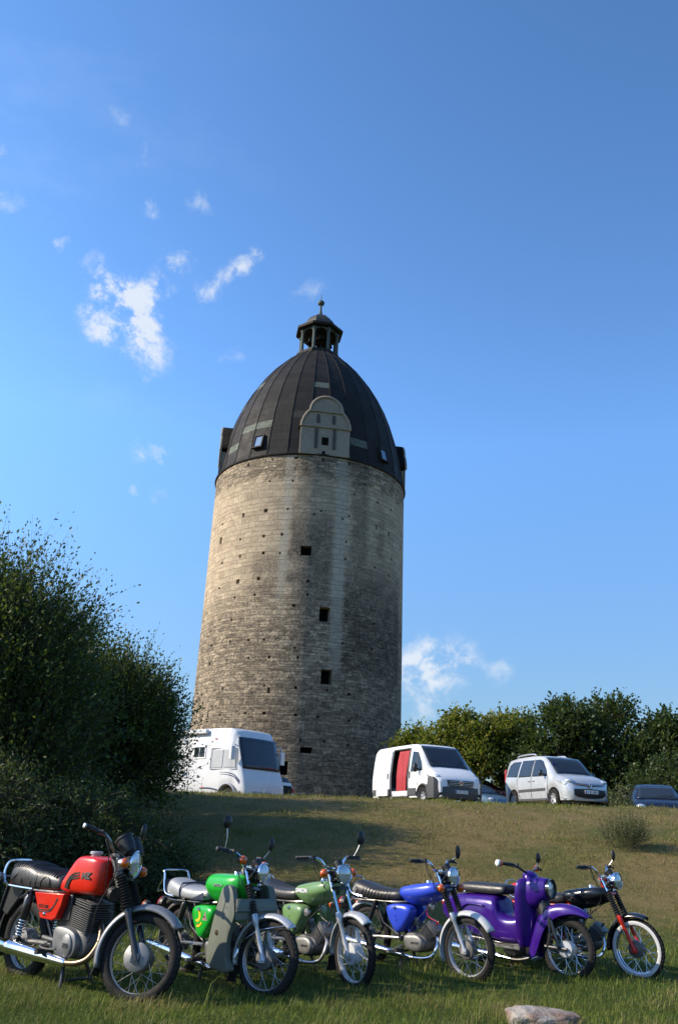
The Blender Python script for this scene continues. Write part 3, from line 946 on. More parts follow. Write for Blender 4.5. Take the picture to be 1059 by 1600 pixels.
# ------------------------------------------------------------------ light mopeds
def moped(spec):
    root = thing(spec['name'], spec['label'], 'moped', (*spec['pos'], spec.get('dz', -.04)), rad(spec['head']), 'mopeds parked in a row on the grass')
    r, xf, xr = .273, .605, -.605
    rake = rad(26)
    a = Vector((-math.sin(rake), 0, math.cos(rake)))
    pf = Vector((math.cos(rake), 0, math.sin(rake)))
    AX = Vector((xf, 0, r))
    S = steering(AX - pf * .045, rake, rad(spec['steer']))
    I = Matrix.Identity(4)
    body, fr = spec['paint'], spec.get('framem', M_['frame'])
    rimm = spec.get('rimm', M_['steel'])
    spm = spec.get('spokem', M_['steel'])
    hubm = spec.get('hubm', M_['alud'])
    ww = spec.get('whitewall', False)
    wheel('front_wheel', root, S, AX, r, .036, spec.get('hubr', .078), rimm, spm, hubm, ww)
    wheel('rear_wheel', root, I, (xr, 0, r), r, .037, .078, rimm, spm, spec.get('rhubm', M_['alud']), ww)
    fm = spec['fenderm']
    f = fender(root, S, AX, r + .035, .052, spec.get('ff0', 48), spec.get('ff1', 205), fm, 'front_mudguard')
    if spec.get('flap'):
        fl = MB(S)
        q = rad(spec['ff1'])
        e = AX + Vector((math.cos(q), 0, math.sin(q))) * (r + .035)
        fl.box(e + Vector((-.005, 0, -.05)), (.006, .12, .12), (0, rad(12), 0))
        fl.build('mud_flap', M_['blackp'], f, smooth=0)
    if spec.get('stays'):
        for s_ in (-1, 1):
            st = MB(S)
            st.tube([AX + V3(0, s_ * .062, .012) + a * .2, AX + V3(math.cos(rad(62)) * .3, s_ * .052, math.sin(rad(62)) * .3 - .02)], .004, 6)
            st.tube([AX + V3(0, s_ * .062, .012) + a * .2, AX + V3(math.cos(rad(170)) * .3, s_ * .052, math.sin(rad(170)) * .3)], .004, 6)
            st.build('mudguard_stay', M_['chrome'], root)
    fender(root, I, (xr, 0, r), r + .05, .058, 62, 196, spec.get('rfenderm', fm), 'rear_mudguard', .03)
    # fork
    for s_ in (-1, 1):
        y = s_ * .072
        lo = MB(S)
        lo.lathe([(.012, -.03), (.022, -.02), (.022, .0), (.018, .03), (.019, .25), (.026, .26), (.027, .33), (.022, .34)], AX + V3(0, y, 0), a, 14)
        lo.box(AX + V3(.0, y, -.008), (.05, .03, .045))
        leg = lo.build('fork_leg', spec.get('sliderm', M_['silver']), root)
        if spec.get('gaiters', True):
            g = MB(S)
            g.lathe(gaiter(11, .029, .026, .24), AX + V3(0, y, 0) + a * .325, a, 16)
            g.build('fork_gaiter', M_['blackp'], leg, smooth=60)
            t0 = .55
        else:
            t0 = .33
        u = MB(S)
        u.tube([AX + V3(0, y, 0) + a * t0, AX + V3(0, y, 0) + a * .70], .0155, 10)
        u.build('fork_tube', spec.get('forkm', M_['chrome']), leg)
    tc = MB(S)
    for L, h in ((.545, .03), (.685, .022)):
        q = [AX + a * L + V3(-.05, -.05, 0), AX + a * L + V3(.02, -.095, 0), AX + a * L + V3(.02, .095, 0), AX + a * L + V3(-.05, .05, 0)]
        tc.prism(q, -a * h / 2, a * h / 2)
    tc.tube([AX - pf * .045 + a * .5, AX - pf * .045 + a * .7], .024, 10)
    tc.build('triple_clamp', spec.get('clampm', M_['frame']), root, smooth=30, bevel=.004)
    # lamp, instruments, bars
    hl = AX + a * .62 + pf * .115
    headlamp(root, S, hl, .078, .11, spec.get('lampm', M_['blackgl']), rad(spec.get('lamptilt', 2)))
    br = MB(S)
    for s_ in (-1, 1):
        br.tube([AX + a * .60 + V3(.0, s_ * .075, 0), hl + V3(-.03, s_ * .08, 0)], .011, 6)
    br.tube([AX + a * .60 + V3(.0, -.075, 0), AX + a * .60 + V3(.0, .075, 0)], .011, 6)
    br.build('lamp_bracket', M_['frame'], root)
    sp = MB(S)
    sc_ = AX + a * .73 + pf * .065
    sp.lathe([(.01, -.07), (.036, -.06), (.040, -.01), (.043, .0), (.043, .012), (.036, .014)], sc_, a + pf * -.25, 18, caps=True)
    sp.build('speedometer', M_['blackp'], root)
    e0 = AX - pf * .045
    h0 = e0 + a * .70
    bar = [(h0.x + .01, 0, h0.z + .035), (h0.x + .01, .07, h0.z + .04), (h0.x, .125, h0.z + .10), (h0.x - .035, .19, h0.z + .125), (h0.x - .08, .34, h0.z + .12)]
    bar = spec.get('bar', lambda q: q)(bar)
    hb = handlebar(root, S, bar, M_['blackp'], spec.get('leverm', M_['blackp']), barm=spec.get('barm', M_['chrome']))
    rs = MB(S)
    for s_ in (-1, 1):
        rs.tube([h0 + V3(.01, s_ * .045, -.03), h0 + V3(.01, s_ * .045, .055)], .014, 8)
    rs.box(h0 + V3(.01, 0, .0), (.04, .11, .02))
    rs.build('bar_clamp', M_['alu'], hb, smooth=30)
    if spec.get('signals', True):
        for s_ in (-1, 1):
            indicator(root, S, AX + a * spec.get('sigL', .61) + pf * .03 + V3(0, s_ * .155, .0), s_, .036, .08, bodym=spec.get('sigm'))
    for s_, top, sh in spec.get('mirrors', []):
        p = Vector(bar[-2]) * .45 + Vector(bar[-1]) * .55
        mirror(root, S, (p.x + .01, s_ * p.y, p.z + .01), (p.x + top[0], s_ * (p.y + top[1]), p.z + top[2]), (-1, -.12 * s_, 0), sh[0], shape=sh[1:], stemm='steel')
    # frame
    hd = e0 + a * .58
    fb = MB()
    fb.tube(spline([hd, (hd.x - .14, 0, hd.z - .06), (.0, 0, .635), (-.22, 0, .615)], 4), .026, 10)
    for s_ in (-1, 1):
        fb.tube(spline([(-.05, s_ * .045, .625), (-.2, s_ * .085, .612), (-.42, s_ * .09, .607), (-.70, s_ * .09, .60), (-.80, s_ * .06, .605), (-.82, 0, .61)], 4), .0125, 8)
        fb.tube([(-.33, s_ * .088, .60), (-.16, s_ * .085, .36), (-.13, s_ * .08, .27)], .013, 8)
        fb.tube([(-.44, s_ * .09, .605), (-.35, s_ * .09, .42), (-.16, s_ * .085, .33)], .010, 8)
    fb.tube([(-.14, -.09, .30), (-.14, .09, .30)], .02, 8)
    fb.tube([(-.33, -.09, .60), (-.33, .09, .60)], .012, 8)
    fb.tube([(-.10, 0, .63), (-.13, 0, .45), (-.13, 0, .27)], .02, 8)
    fb.build('frame', fr, root)
    sw = MB()
    for s_ in (-1, 1):
        sw.tube([(-.15, s_ * .075, .30), (-.40, s_ * .085, .29), (xr, s_ * .095, r)], [.016, .015, .012], 8)
        sw.box((xr, s_ * .095, r), (.06, .012, .045))
    sw.tube([(-.15, -.08, .30), (-.15, .08, .30)], .018, 8)
    sw.build('swing_arm', spec.get('swingm', fr), root)
    for s_ in (-1, 1):
        k = MB()
        top, bot = V3(-.43, s_ * .12, .60), V3(-.565, s_ * .12, .30)
        d = (bot - top)
        L = d.length
        if spec.get('bareshock'):
            k.lathe([(.012, 0), (.016, .02)] + gaiter(13, .024, .024, L * .78, .006) + [(.012, L * .86), (.014, L)], top, d, 14)
        else:
            k.lathe([(.010, -.015), (.020, .0), (.028, .02), (.028, L * .62), (.022, L * .63), (.020, L * .92), (.012, L), (.012, L + .015)], top, d, 14)
        k.tube([top + V3(0, -.02, 0), top + V3(0, .02, 0)], .012, 8)
        k.tube([bot + V3(0, -.03, 0), bot + V3(0, .02, 0)], .012, 8)
        k.build('shock_absorber', spec.get('shockm', M_['frame']), root, smooth=50)
    # tank
    tk = hexa_tank(spec.get('tank') or [(-.138, .655, .725, .095, .45), (-.136, .638, .745, .115, .45), (-.11, .615, .760, .128, .45), (-.05, .590, .772, .134, .45), (.06, .580, .794, .140, .46), (.18, .615, .808, .140, .45),
                    (.26, .645, .815, .130, .44), (.315, .668, .816, .105, .42), (.342, .682, .810, .075, .42), (.348, .70, .80, .055, .4)], root, body)
    cp = MB()
    cp.lathe([(.001, .026), (.026, .026), (.03, .02), (.032, .002), (.036, -.02)], (.14, 0, .85 if spec.get('tank') else .80), (0.05, 0, 1), 18)
    cp.build('filler_cap', M_['chrome'], tk)
    # side covers
    ol = smooth_poly([(-.275, .565), (-.20, .597), (-.05, .600), (.025, .575), (.03, .52), (-.02, .44), (-.09, .365), (-.15, .352), (-.20, .40), (-.26, .49)], 4)
    for s_ in (-1, 1):
        cv = MB()
        cv.pillow(ol, s_ * .055, s_ * .155)
        co_ = cv.build('side_cover', body, root, smooth=60)
        kn = MB()
        kn.lathe([(.001, .022), (.012, .02), (.016, .012), (.016, -.02)], (-.155, s_ * .146, .567), (0, s_, 0), 12)
        kn.box((-.155, s_ * .166, .567), (.03, .006, .008), (0, rad(30), 0))
        kn.build('cover_knob', M_['chrome'], co_)
        if s_ < 0 and spec.get('cover_mark', True):
            text('cover_emblem', 'S', .085, spec.get('markm', body), co_, frame_M((-.14, -.1585, .475), (1, 0, .1), (0, 0, 1)), .002, xs=.8)
    # engine
    cc = MB()
    oc = smooth_poly([(-.08, .34), (-.02, .365), (.10, .36), (.175, .335), (.20, .28), (.17, .225), (.08, .195), (-.02, .205), (-.08, .25)], 4)
    cc.pillow(oc, .0, -.105)
    cc.pillow(oc, .0, .105)
    eng = cc.build('engine', M_['alud'], root, smooth=50)
    ce = MB()
    oe = smooth_poly([(-.055, .325), (.02, .345), (.11, .348), (.165, .315), (.175, .27), (.14, .222), (.06, .212), (-.03, .235)], 4)
    ce.pillow(oe, -.09, -.145)
    cl = ce.build('clutch_cover', M_['alu'], eng, smooth=50)
    text('cover_lettering', 'SIMSON', .026, M_['inkm'], cl, frame_M((.085, -.1475, .28), (1, 0, .05), (0, 0, 1)), .0015)
    ca = Vector((.66, 0, .75)).normalized()
    finned(eng, V3(.13, 0, .325), ca, (.135, .15, .10), 8, M_['alud'], 'cylinder')
    hdv = V3(.13, 0, .325) + ca * .105
    finned(eng, hdv, ca, (.125, .14, .055), 4, M_['alu'], 'cylinder_head')
    cbk = MB()
    cbk.lathe([(.001, 0), (.02, 0), (.022, .05), (.03, .055), (.03, .10), (.018, .105), (.001, .11)], (.03, -.02, .39), (-.3, 0, 1), 14)
    cbk.tube([(.05, -.02, .44), (-.06, -.02, .47), (-.12, -.01, .50)], [.025, .025, .03], 10)
    cbk.build('carburettor', M_['alu'], root)
    pg = MB()
    pg.tube(spline([hdv + ca * .06, hdv + ca * .09 + V3(-.02, 0, 0), hdv + V3(-.07, 0, .11), (.12, 0, .60)], 5), .005, 6)
    pg.lathe([(.009, 0), (.011, .04), (.008, .045)], hdv + ca * .05, ca, 10)
    pg.build('spark_plug_lead', M_['redlens'] if spec.get('redplug') else M_['blackp'], root)
    for s_, xx in ((-1, -.02),):
        kk = MB()
        kk.tube(spline([(xx - .05, -.11, .24), (xx - .06, -.165, .24), (xx - .12, -.175, .20), (xx - .13, -.175, .19)], 4), .009, 6)
        kk.box((xx - .15, -.19, .19), (.03, .085, .022))
        kk.build('kick_starter', M_['steel'], eng, smooth=30)
    # exhaust
    ex = MB()
    hp = spline([V3(.215, -.02, .36), (.27, -.04, .34), (.295, -.075, .27), (.265, -.105, .19), (.18, -.125, .160), (.05, -.135, .155)], 5)
    ex.tube(hp, .0145, 10)
    ex.lathe([(.02, -.02), (.02, .02)], (.05, -.135, .155), (1, 0, 0), 12, caps=True)
    eo = ex.build('exhaust', spec.get('headerm', M_['chrome']), root)
    mf = MB()
    d = (V3(-.93, -.155, .245) - V3(.05, -.135, .155))
    L = d.length
    mf.lathe([(.016, 0), (.019, .05), (.034, .28), (.036, .32), (.037, L * .86), (.034, L * .88), (.032, L * .97), (.024, L), (.013, L), (.012, L * .9)], (.05, -.135, .155), d, 18)
    mf.build('muffler', M_['chrome'], eo, smooth=50)
    # stand, pegs
    sd = MB()
    for s_ in (-1, 1):
        sd.tube([(-.12, s_ * .07, .24), (-.10, s_ * .12, .09), (-.085, s_ * .15, .02)], [.014, .014, .016], 8)
        sd.tube([(-.085, s_ * .15, .03), (-.14, s_ * .155, .022)], .014, 6)
    sd.tube([(-.105, -.11, .12), (-.105, .11, .12)], .011, 6)
    sd.build('centre_stand', M_['frame'], root)
    for s_ in (-1, 1):
        pgm = MB()
        pgm.tube([(-.06, s_ * .06, .20), (-.06, s_ * .14, .20)], .011, 6)
        pgm.tube([(-.06, s_ * .15, .205), (-.06, s_ * .25, .21)], .018, 8)
        pgm.build('footpeg', M_['blackp'], root)
    # seat
    seatm = spec.get('seatm', M_['leather'])
    stt = spec.get('seat') or [(-.765, .66, .725, .085), (-.755, .625, .775, .12), (-.70, .622, .782, .13), (-.55, .622, .745, .135), (-.40, .622, .722, .135), (-.25, .622, .722, .128), (-.14, .632, .728, .112), (-.115, .648, .715, .08)]
    st = bench(stt, root, seatm)
    if spec.get('seatpattern'):
        for s_ in (-1, 1):
            for k in range(9):
                x = -.60 + .042 * k
                q = MB()
                q.tube(spline([(x - .008, s_ * .138, .645), (x, s_ * .1405, .672), (x + .012, s_ * .135, .70), (x + .02, s_ * .118, .722)], 4), .0035, 5)
                q.build('seat_seam', seatm, st, smooth=180)
    if spec.get('diamond'):
        dm_ = MB()
        dm_.prism([(-.70, -.1405, .66), (-.675, -.1405, .693), (-.70, -.1405, .726), (-.725, -.1405, .693)], (0, 0, 0), (0, -.003, 0))
        dd = dm_.build('seat_emblem', M_['badge'], st, smooth=0)
        d2 = MB()
        d2.prism([(-.70, -.1435, .668), (-.681, -.1435, .693), (-.70, -.1435, .718), (-.719, -.1435, .693)], (0, 0, 0), (0, -.002, 0))
        d2.build('emblem_field', M_['inkm'], dd, smooth=0)
        text('emblem_letters', 'S', .03, M_['badge'], dd, frame_M((-.70, -.146, .693), (1, 0, 0), (0, 0, 1)), .001)
    # tail: lamp, signals, plate, grab rail
    gb = MB()
    if spec.get('rack', 'bar') == 'bar':
        gb.tube(spline([(-.60, -.13, .635), (-.74, -.135, .66), (-.80, -.13, .74), (-.82, -.10, .80), (-.825, 0, .81), (-.82, .10, .80), (-.80, .13, .74), (-.74, .135, .66), (-.60, .13, .635)], 5), .0075, 8)
    else:
        gb.tube(spline([(-.62, -.13, .635), (-.75, -.135, .66), (-.80, -.125, .80), (-.83, -.10, .835), (-.83, .10, .835), (-.80, .125, .80), (-.75, .135, .66), (-.62, .13, .635)], 5), .008, 8)
        gb.tube([(-.77, -.13, .68), (-.93, -.10, .655), (-.95, 0, .655), (-.93, .10, .655), (-.77, .13, .68)], .007, 6)
        gb.tube([(-.81, -.12, .79), (-.90, -.11, .70), (-.94, -.10, .655)], .006, 6)
        gb.tube([(-.81, .12, .79), (-.90, .11, .70), (-.94, .10, .655)], .006, 6)
    gb.build('grab_rail', M_['chrome'], root)
    tl = MB()
    tl.tube([(-.80, 0, .60), (-.92, 0, .55)], .02, 8)
    tl.lathe([(.02, 0), (.058, .004), (.066, .03), (.063, .05)], (-.92, 0, .545), (-1, 0, .05), 20, caps=True)
    to = tl.build('tail_lamp', M_['blackp'], root)
    tl2 = MB()
    tl2.lathe([(.062, .05), (.063, .062), (.046, .09), (.02, .1), (.0005, .102)], (-.92, 0, .545), (-1, 0, .05), 20)
    tl2.build('lens', M_['redlens'], to, smooth=80)
    for s_ in (-1, 1):
        indicator(root, I, (-.93, s_ * .20, .54), s_, .040, .15, -1, 'rear_turn_signal', lensm='amber' if spec.get('signals', True) else 'redlens')
    pl = MB()
    pl.box((-.90, 0, .42), (.012, .16, .14), (0, rad(14), 0))
    pl.build('plate_holder', M_['blackp'], root, smooth=0)
    # cables
    p0 = S @ Vector((bar[-2][0] + .02, -bar[-2][1], bar[-2][2]))
    p1 = S @ Vector((bar[-2][0] + .02, bar[-2][1], bar[-2][2]))
    cable(root, [p0, p0 + V3(.04, .0, -.12), S @ (AX + a * .45 + V3(.0, -.11, 0)), S @ (AX + a * .2 + V3(-.03, -.095, 0)), S @ (AX + V3(-.03, -.08, .02))])
    cable(root, [p0, p0 + V3(.02, .04, -.1), (hd.x - .02, -.10, .70), (.16, -.10, .55), (.06, -.05, .50)])
    cable(root, [p1, p1 + V3(.02, -.04, -.1), (hd.x, .05, .72), (.14, -.12, .52), (.02, -.135, .36)])
    return root, S, dict(tank=tk, seat=st, AX=AX, a=a, pf=pf, bar=bar, hub=root)


def bike_pos(front, head, wb):
    h = rad(head)
    return (front[0] - math.cos(h) * wb / 2, front[1] - math.sin(h) * wb / 2)


# ------------------------------------------------------------------ big red motorcycle
def red_motorcycle():
    pos = bike_pos((-1.299, 7.048), -38.7, 1.38)
    root = thing('motorcycle', 'red motorcycle with black quilted seat, black striped tank and long chrome exhaust', 'motorcycle', (*pos, -.045), rad(-38.7))
    r, rr, xf, xr = .305, .30, .69, -.69
    rake = rad(27)
    a = Vector((-math.sin(rake), 0, math.cos(rake)))
    pf = Vector((math.cos(rake), 0, math.sin(rake)))
    AX = Vector((xf, 0, r))
    S = steering(AX - pf * .06, rake, rad(27))
    I = Matrix.Identity(4)
    red = paint('red_paint', (.55, .016, .006))
    wheel('front_wheel', root, S, AX, r, .043, .098, M_['silver'], M_['steel'], M_['alud'], hubw=.13)
    wheel('rear_wheel', root, I, (xr, 0, rr), rr, .05, .092, M_['silver'], M_['steel'], M_['alu'], hubw=.13)
    f = fender(root, S, AX, r + .04, .062, 40, 198, M_['greym'], 'front_mudguard', .035)
    fl = MB(S)
    q = rad(198)
    fl.box(AX + V3(math.cos(q), 0, math.sin(q)) * (r + .04) + V3(.0, 0, -.02), (.006, .12, .05), (0, rad(14), 0))
    fl.build('mud_flap', M_['blackp'], f, smooth=0)
    fender(root, I, (xr, 0, rr), rr + .05, .07, 70, 205, M_['blackp'], 'rear_mudguard', .04)
    for s_ in (-1, 1):
        y = s_ * .088
        lo = MB(S)
        lo.lathe([(.012, -.04), (.026, -.03), (.027, .05), (.024, .1), (.026, .30), (.029, .34), (.024, .35)], AX + V3(0, y, 0), a, 14)
        lo.box(AX + V3(0, y, -.01), (.06, .04, .06))
        leg = lo.build('fork_leg', M_['frame'], root)
        g = MB(S)
        g.lathe(gaiter(12, .042, .034, .26, .008), AX + V3(0, y, 0) + a * .34, a, 18)
        g.build('fork_gaiter', M_['blackp'], leg, smooth=60)
        u = MB(S)
        u.tube([AX + V3(0, y, 0) + a * .58, AX + V3(0, y, 0) + a * .755], .0185, 12)
        u.build('fork_tube', M_['steel'], leg)
    hb = MB(S)
    hb.lathe([(.001, -.095), (.09, -.09), (.098, -.085), (.098, -.06), (.001, -.06)], AX, (0, 1, 0), 28)
    hb.build('brake_drum', M_['alu'], root)
    tc = MB(S)
    for L, h in ((.59, .035), (.74, .03)):
        q = [AX + a * L + V3(-.09, -.04, 0), AX + a * L + V3(-.02, -.12, 0), AX + a * L + V3(.03, -.11, 0), AX + a * L + V3(.03, .11, 0), AX + a * L + V3(-.02, .12, 0), AX + a * L + V3(-.09, .04, 0)]
        tc.prism(q, -a * h / 2, a * h / 2)
    tc.tube([AX - pf * .06 + a * .52, AX - pf * .06 + a * .76], .03, 12)
    tc.build('triple_clamp', M_['alud'], root, bevel=.005)
    hl = AX + a * .66 + pf * .085
    headlamp(root, S, hl, .094, .11, M_['blackgl'], rad(0))
    br = MB(S)
    for s_ in (-1, 1):
        br.prism([AX + a * .60 + V3(-.03, s_ * .108, 0), AX + a * .70 + V3(-.03, s_ * .108, 0), hl + V3(.0, s_ * .102, .04), hl + V3(.0, s_ * .102, -.05)], (0, -.004, 0), (0, .004, 0))
    br.tube([AX + a * .62 + V3(0, -.11, 0), AX + a * .62 + V3(0, .11, 0)], .014, 6)
    br.build('lamp_bracket', M_['blackp'], root)
    for s_ in (-1, 1):
        sp = MB(S)
        c = AX + a * .84 + pf * .07 + V3(0, s_ * .072, 0)
        sp.lathe([(.015, -.13), (.05, -.11), (.062, -.05), (.064, 0), (.069, .005), (.069, .022), (.055, .024)], c, a * 1.0 + pf * -.2, 20, caps=True)
        sp.build('speedometer' if s_ < 0 else 'rev_counter', M_['blackp'], root)
    h0 = AX - pf * .06 + a * .76
    bar = [(h0.x + .02, 0, h0.z + .04), (h0.x + .02, .09, h0.z + .045), (h0.x + .0, .15, h0.z + .10), (h0.x - .04, .22, h0.z + .140), (h0.x - .10, .40, h0.z + .148)]
    hbm = handlebar(root, S, bar, M_['blackp'], M_['blackp'], gr=.018, gl=.125, barm=M_['steel'], rb=.0125)
    be = MB(S)
    for s_ in (-1, 1):
        e = Vector((bar[-1][0], bar[-1][1] * s_, bar[-1][2]))
        be.lathe([(.018, 0), (.018, .015), (.001, .018)], e, (-.5, s_ * .8, 0), 12)
    be.build('bar_end', M_['steel'], hbm)
    mirror(root, S, (bar[3][0] + .02, bar[3][1] + .05, bar[3][2]), (bar[3][0] + .10, bar[3][1] + .02, bar[3][2] + .10), (-1, -.1, 0), .05, shape=(.8, 1.3), stemm='steel')
    for s_ in (-1, 1):
        indicator(root, S, AX + a * .675 + V3(.07, s_ * .17, 0), s_, .036, .075, bodym=M_['steel'])
    # frame
    fb = MB()
    hd = AX - pf * .06 + a * .60
    fb.tube(spline([hd, (hd.x - .18, 0, hd.z - .06), (-.05, 0, .74), (-.25, 0, .70), (-.42, 0, .69)], 4), .032, 10)
    fb.tube([(-.05, 0, .72), (-.18, 0, .45), (-.2, 0, .28)], .028, 10)
    for s_ in (-1, 1):
        fb.tube(spline([(-.10, s_ * .05, .70), (-.3, s_ * .105, .685), (-.6, s_ * .11, .68), (-.86, s_ * .10, .70)], 4), .014, 8)
        fb.tube([(-.5, s_ * .11, .685), (-.3, s_ * .10, .46), (-.2, s_ * .09, .30)], .014, 8)
    fb.tube([(-.2, -.12, .30), (-.2, .12, .30)], .022, 8)
    fb.tube([(-.4, -.11, .68), (-.4, .11, .68)], .012, 8)
    fb.build('frame', M_['frame'], root)
    sw = MB()
    for s_ in (-1, 1):
        sw.tube([(-.2, s_ * .09, .315), (-.42, s_ * .10, .31), (xr, s_ * .11, rr)], [.022, .02, .016], 8)
        sw.box((xr, s_ * .11, rr), (.08, .016, .06))
    sw.tube([(-.2, -.1, .315), (-.2, .1, .315)], .024, 8)
    sw.build('swing_arm', M_['alud'], root)
    for s_ in (-1, 1):
        top, bot = V3(-.535, s_ * .145, .665), V3(-.605, s_ * .145, .315)
        d = bot - top
        L = d.length
        k = MB()
        k.lathe([(.012, -.02), (.022, 0), (.024, .03), (.034, .04), (.035, L * .55), (.03, L * .57)], top, d, 16)
        k.tube([top + V3(0, -.04, 0), top + V3(0, .02, 0)], .014, 8)
        k.tube([bot + V3(0, -.03, 0), bot + V3(0, .02, 0)], .016, 8)
        k.tube([top + d * .5, bot], .013, 8)
        ko = k.build('shock_absorber', M_['frame'], root, smooth=50)
        sp = MB()
        turns, n = 6, 12
        sp.tube([top + d * (.55 + .36 * i / (turns * n)) + Vector((.031 * math.cos(2 * math.pi * i / n), .031 * math.sin(2 * math.pi * i / n), 0)) for i in range(turns * n + 1)], .0055, 6)
        sp.build('coil_spring', M_['chrome'], ko, smooth=60)
    # tank with flat panelled flanks
    prof = [(-.215, .715, .735, .08), (-.205, .70, .765, .118), (-.13, .688, .835, .135), (-.05, .682, .93, .142), (-.005, .681, .962, .144), (.03, .681, .970, .145), (.10, .682, .968, .147), (.18, .684, .964, .145), (.23, .69, .958, .135), (.265, .70, .95, .112), (.285, .715, .94, .085), (.29, .74, .92, .06)]
    rings = []
    for x, zb, zt, w in prof:
        h = zt - zb
        rings.append([(x, w * .4, zb), (x, w * .85, zb + h * .03), (x, w, zb + h * .22), (x, w * .97, zb + h * .6), (x, w * .90, zt - h * .05), (x, w * .70, zt),
                      (x, -w * .70, zt), (x, -w * .90, zt - h * .05), (x, -w * .97, zb + h * .6), (x, -w, zb + h * .22), (x, -w * .85, zb + h * .03), (x, -w * .4, zb)])
    t = MB()
    t.loft(rings)
    tk = t.build('fuel_tank', red, root, smooth=180, sub=2)
    cp = MB()
    cp.lathe([(.001, .035), (.044, .034), (.05, .028), (.05, .014), (.038, .012), (.038, -.02)], (.055, 0, .966), (0, 0, 1), 22)
    cp.build('filler_cap', M_['silver'], tk)
    for k in range(3):
        st = MB()
        o = .017 * k
        pts = spline([(-.10 + o, 0, .725), (-.085 + o, 0, .765), (-.05 + o * .8, 0, .81 - o * .4), (.0 + o * .4, 0, .835 - o), (.065, 0, .843 - o)], 5)
        vs, fs = [], []
        for i, p in enumerate(pts):
            tdir = (pts[min(i + 1, len(pts) - 1)] - pts[max(i - 1, 0)]).normalized()
            nn = Vector((-tdir.z, 0, tdir.x))
            y = -.1415 - .004 * min(1, max(0, (p.x + .1) / .12)) + .010 * max(0, (p.z - .80) / .1)
            vs += [p + nn * .005 + V3(0, y, 0), p - nn * .005 + V3(0, y, 0)]
        fs = [(2 * i, 2 * i + 1, 2 * i + 3, 2 * i + 2) for i in range(len(pts) - 1)]
        st.add(vs, fs)
        st.build('tank_stripe', M_['inkm'], tk, smooth=0, solid=.006)
    text('tank_lettering', 'MZ', .060, M_['inkm'], tk, frame_M((.145, -.1425, .824), (1, -.02, .03), (0, .14, 1)), .003, xs=1.2, bold=.004)
    # side cover
    for s_ in (-1, 1):
        cv = MB()
        out = [(-.475, .672), (-.08, .682), (-.10, .60), (-.155, .50), (-.20, .485), (-.355, .49), (-.43, .60)]
        cx, cz = -.27, .60
        rings = [[(cx + (x - cx) * k, s_ * y, cz + (z - cz) * k) for x, z in out] for k, y in ((1, .05), (1.0, .135), (.985, .148), (.95, .152))]
        cv.loft(rings)
        co_ = cv.build('side_cover', red, root, smooth=30, bevel=.008)
        kn = MB()
        kn.lathe([(.001, .012), (.010, .01), (.014, 0)], (-.30, s_ * .152, .525), (0, s_, 0), 14)
        kn.build('cover_knob', M_['chrome'], co_)
        if s_ < 0:
            for k in range(2):
                st = MB()
                pts = spline([(-.40, 0, .553 - .014 * k), (-.30, 0, .553 - .014 * k), (-.23, 0, .563 - .012 * k), (-.185 + .006 * k, 0, .60), (-.165 + .012 * k, 0, .645)], 5)
                vs = []
                for i, p in enumerate(pts):
                    td = (pts[min(i + 1, len(pts) - 1)] - pts[max(i - 1, 0)]).normalized()
                    nn = Vector((-td.z, 0, td.x))
                    vs += [p + nn * .004 + V3(0, -.1535, 0), p - nn * .004 + V3(0, -.1535, 0)]
                st.add(vs, [(2 * i, 2 * i + 1, 2 * i + 3, 2 * i + 2) for i in range(len(pts) - 1)])
                st.build('cover_stripe', M_['inkm'], co_, smooth=0, solid=.003)
            text('cover_lettering', 'ETZ 250', .034, M_['inkm'], co_, frame_M((-.325, -.154, .577), (1, 0, 0), (0, 0, 1)), .0015, xs=1.05)
    bx = MB()
    bx.box((-.22, 0, .585), (.36, .20, .19))
    bx.box((-.12, 0, .50), (.14, .18, .2))
    bx.build('air_box', M_['blackp'], root, bevel=.01)
    # engine
    cc = MB()
    oc = smooth_poly([(-.20, .40), (-.12, .44), (.06, .455), (.18, .43), (.235, .35), (.20, .27), (.08, .24), (-.08, .25), (-.19, .29)], 4)
    cc.pillow(oc, 0, -.125); cc.pillow(oc, 0, .125)
    eng = cc.build('engine', M_['alud'], root, smooth=50)
    ce = MB()
    oe = smooth_poly([(-.135, .425), (-.09, .455), (.04, .45), (.13, .415), (.155, .34), (.12, .265), (.03, .245), (-.08, .265), (-.13, .32)], 4)
    ce.pillow(oe, -.10, -.165, ((1, 0), (1, .8), (.97, .95), (.93, 1.0), (.4, 1.02)))
    cl = ce.build('clutch_cover', M_['alu'], eng, smooth=40)
    c2 = MB()
    c2.lathe([(.082, 0), (.078, .018), (.068, .024), (.001, .026)], (.055, -.158, .335), (0, -1, 0), 24, sx=.8, sy=1.0)
    c2.build('cover_boss', M_['alu'], cl)
    text('cover_numerals', '250', .045, M_['alud'], cl, frame_M((.055, -.1865, .335), (1, 0, 0), (0, 0, 1)), .003)
    finned(eng, V3(.085, 0, .425), (.16, 0, 1), (.215, .24, .17), 12, M_['alud'], 'cylinder')
    finned(eng, V3(.113, 0, .598), (.16, 0, 1), (.20, .225, .05), 3, M_['alud'], 'cylinder_head')
    pg = MB()
    pg.tube(spline([(.12, -.01, .65), (.13, -.01, .69), (.19, -.02, .67), (.26, 0, .72)], 5), .006, 6)
    pg.lathe([(.012, 0), (.014, .035), (.01, .04)], (.118, -.01, .635), (.16, 0, 1), 10)
    pg.build('spark_plug_lead', M_['blackp'], root)
    hn = MB()
    hn.lathe([(.02, -.05), (.05, -.04), (.055, 0), (.05, .015), (.001, .02)], (.375, -.03, .71), (1, -.2, -.2), 18)
    hn.build('horn', M_['blackp'], root)
    cbk = MB()
    cbk.tube([(-.02, -.0, .50), (-.12, 0, .52)], .035, 10)
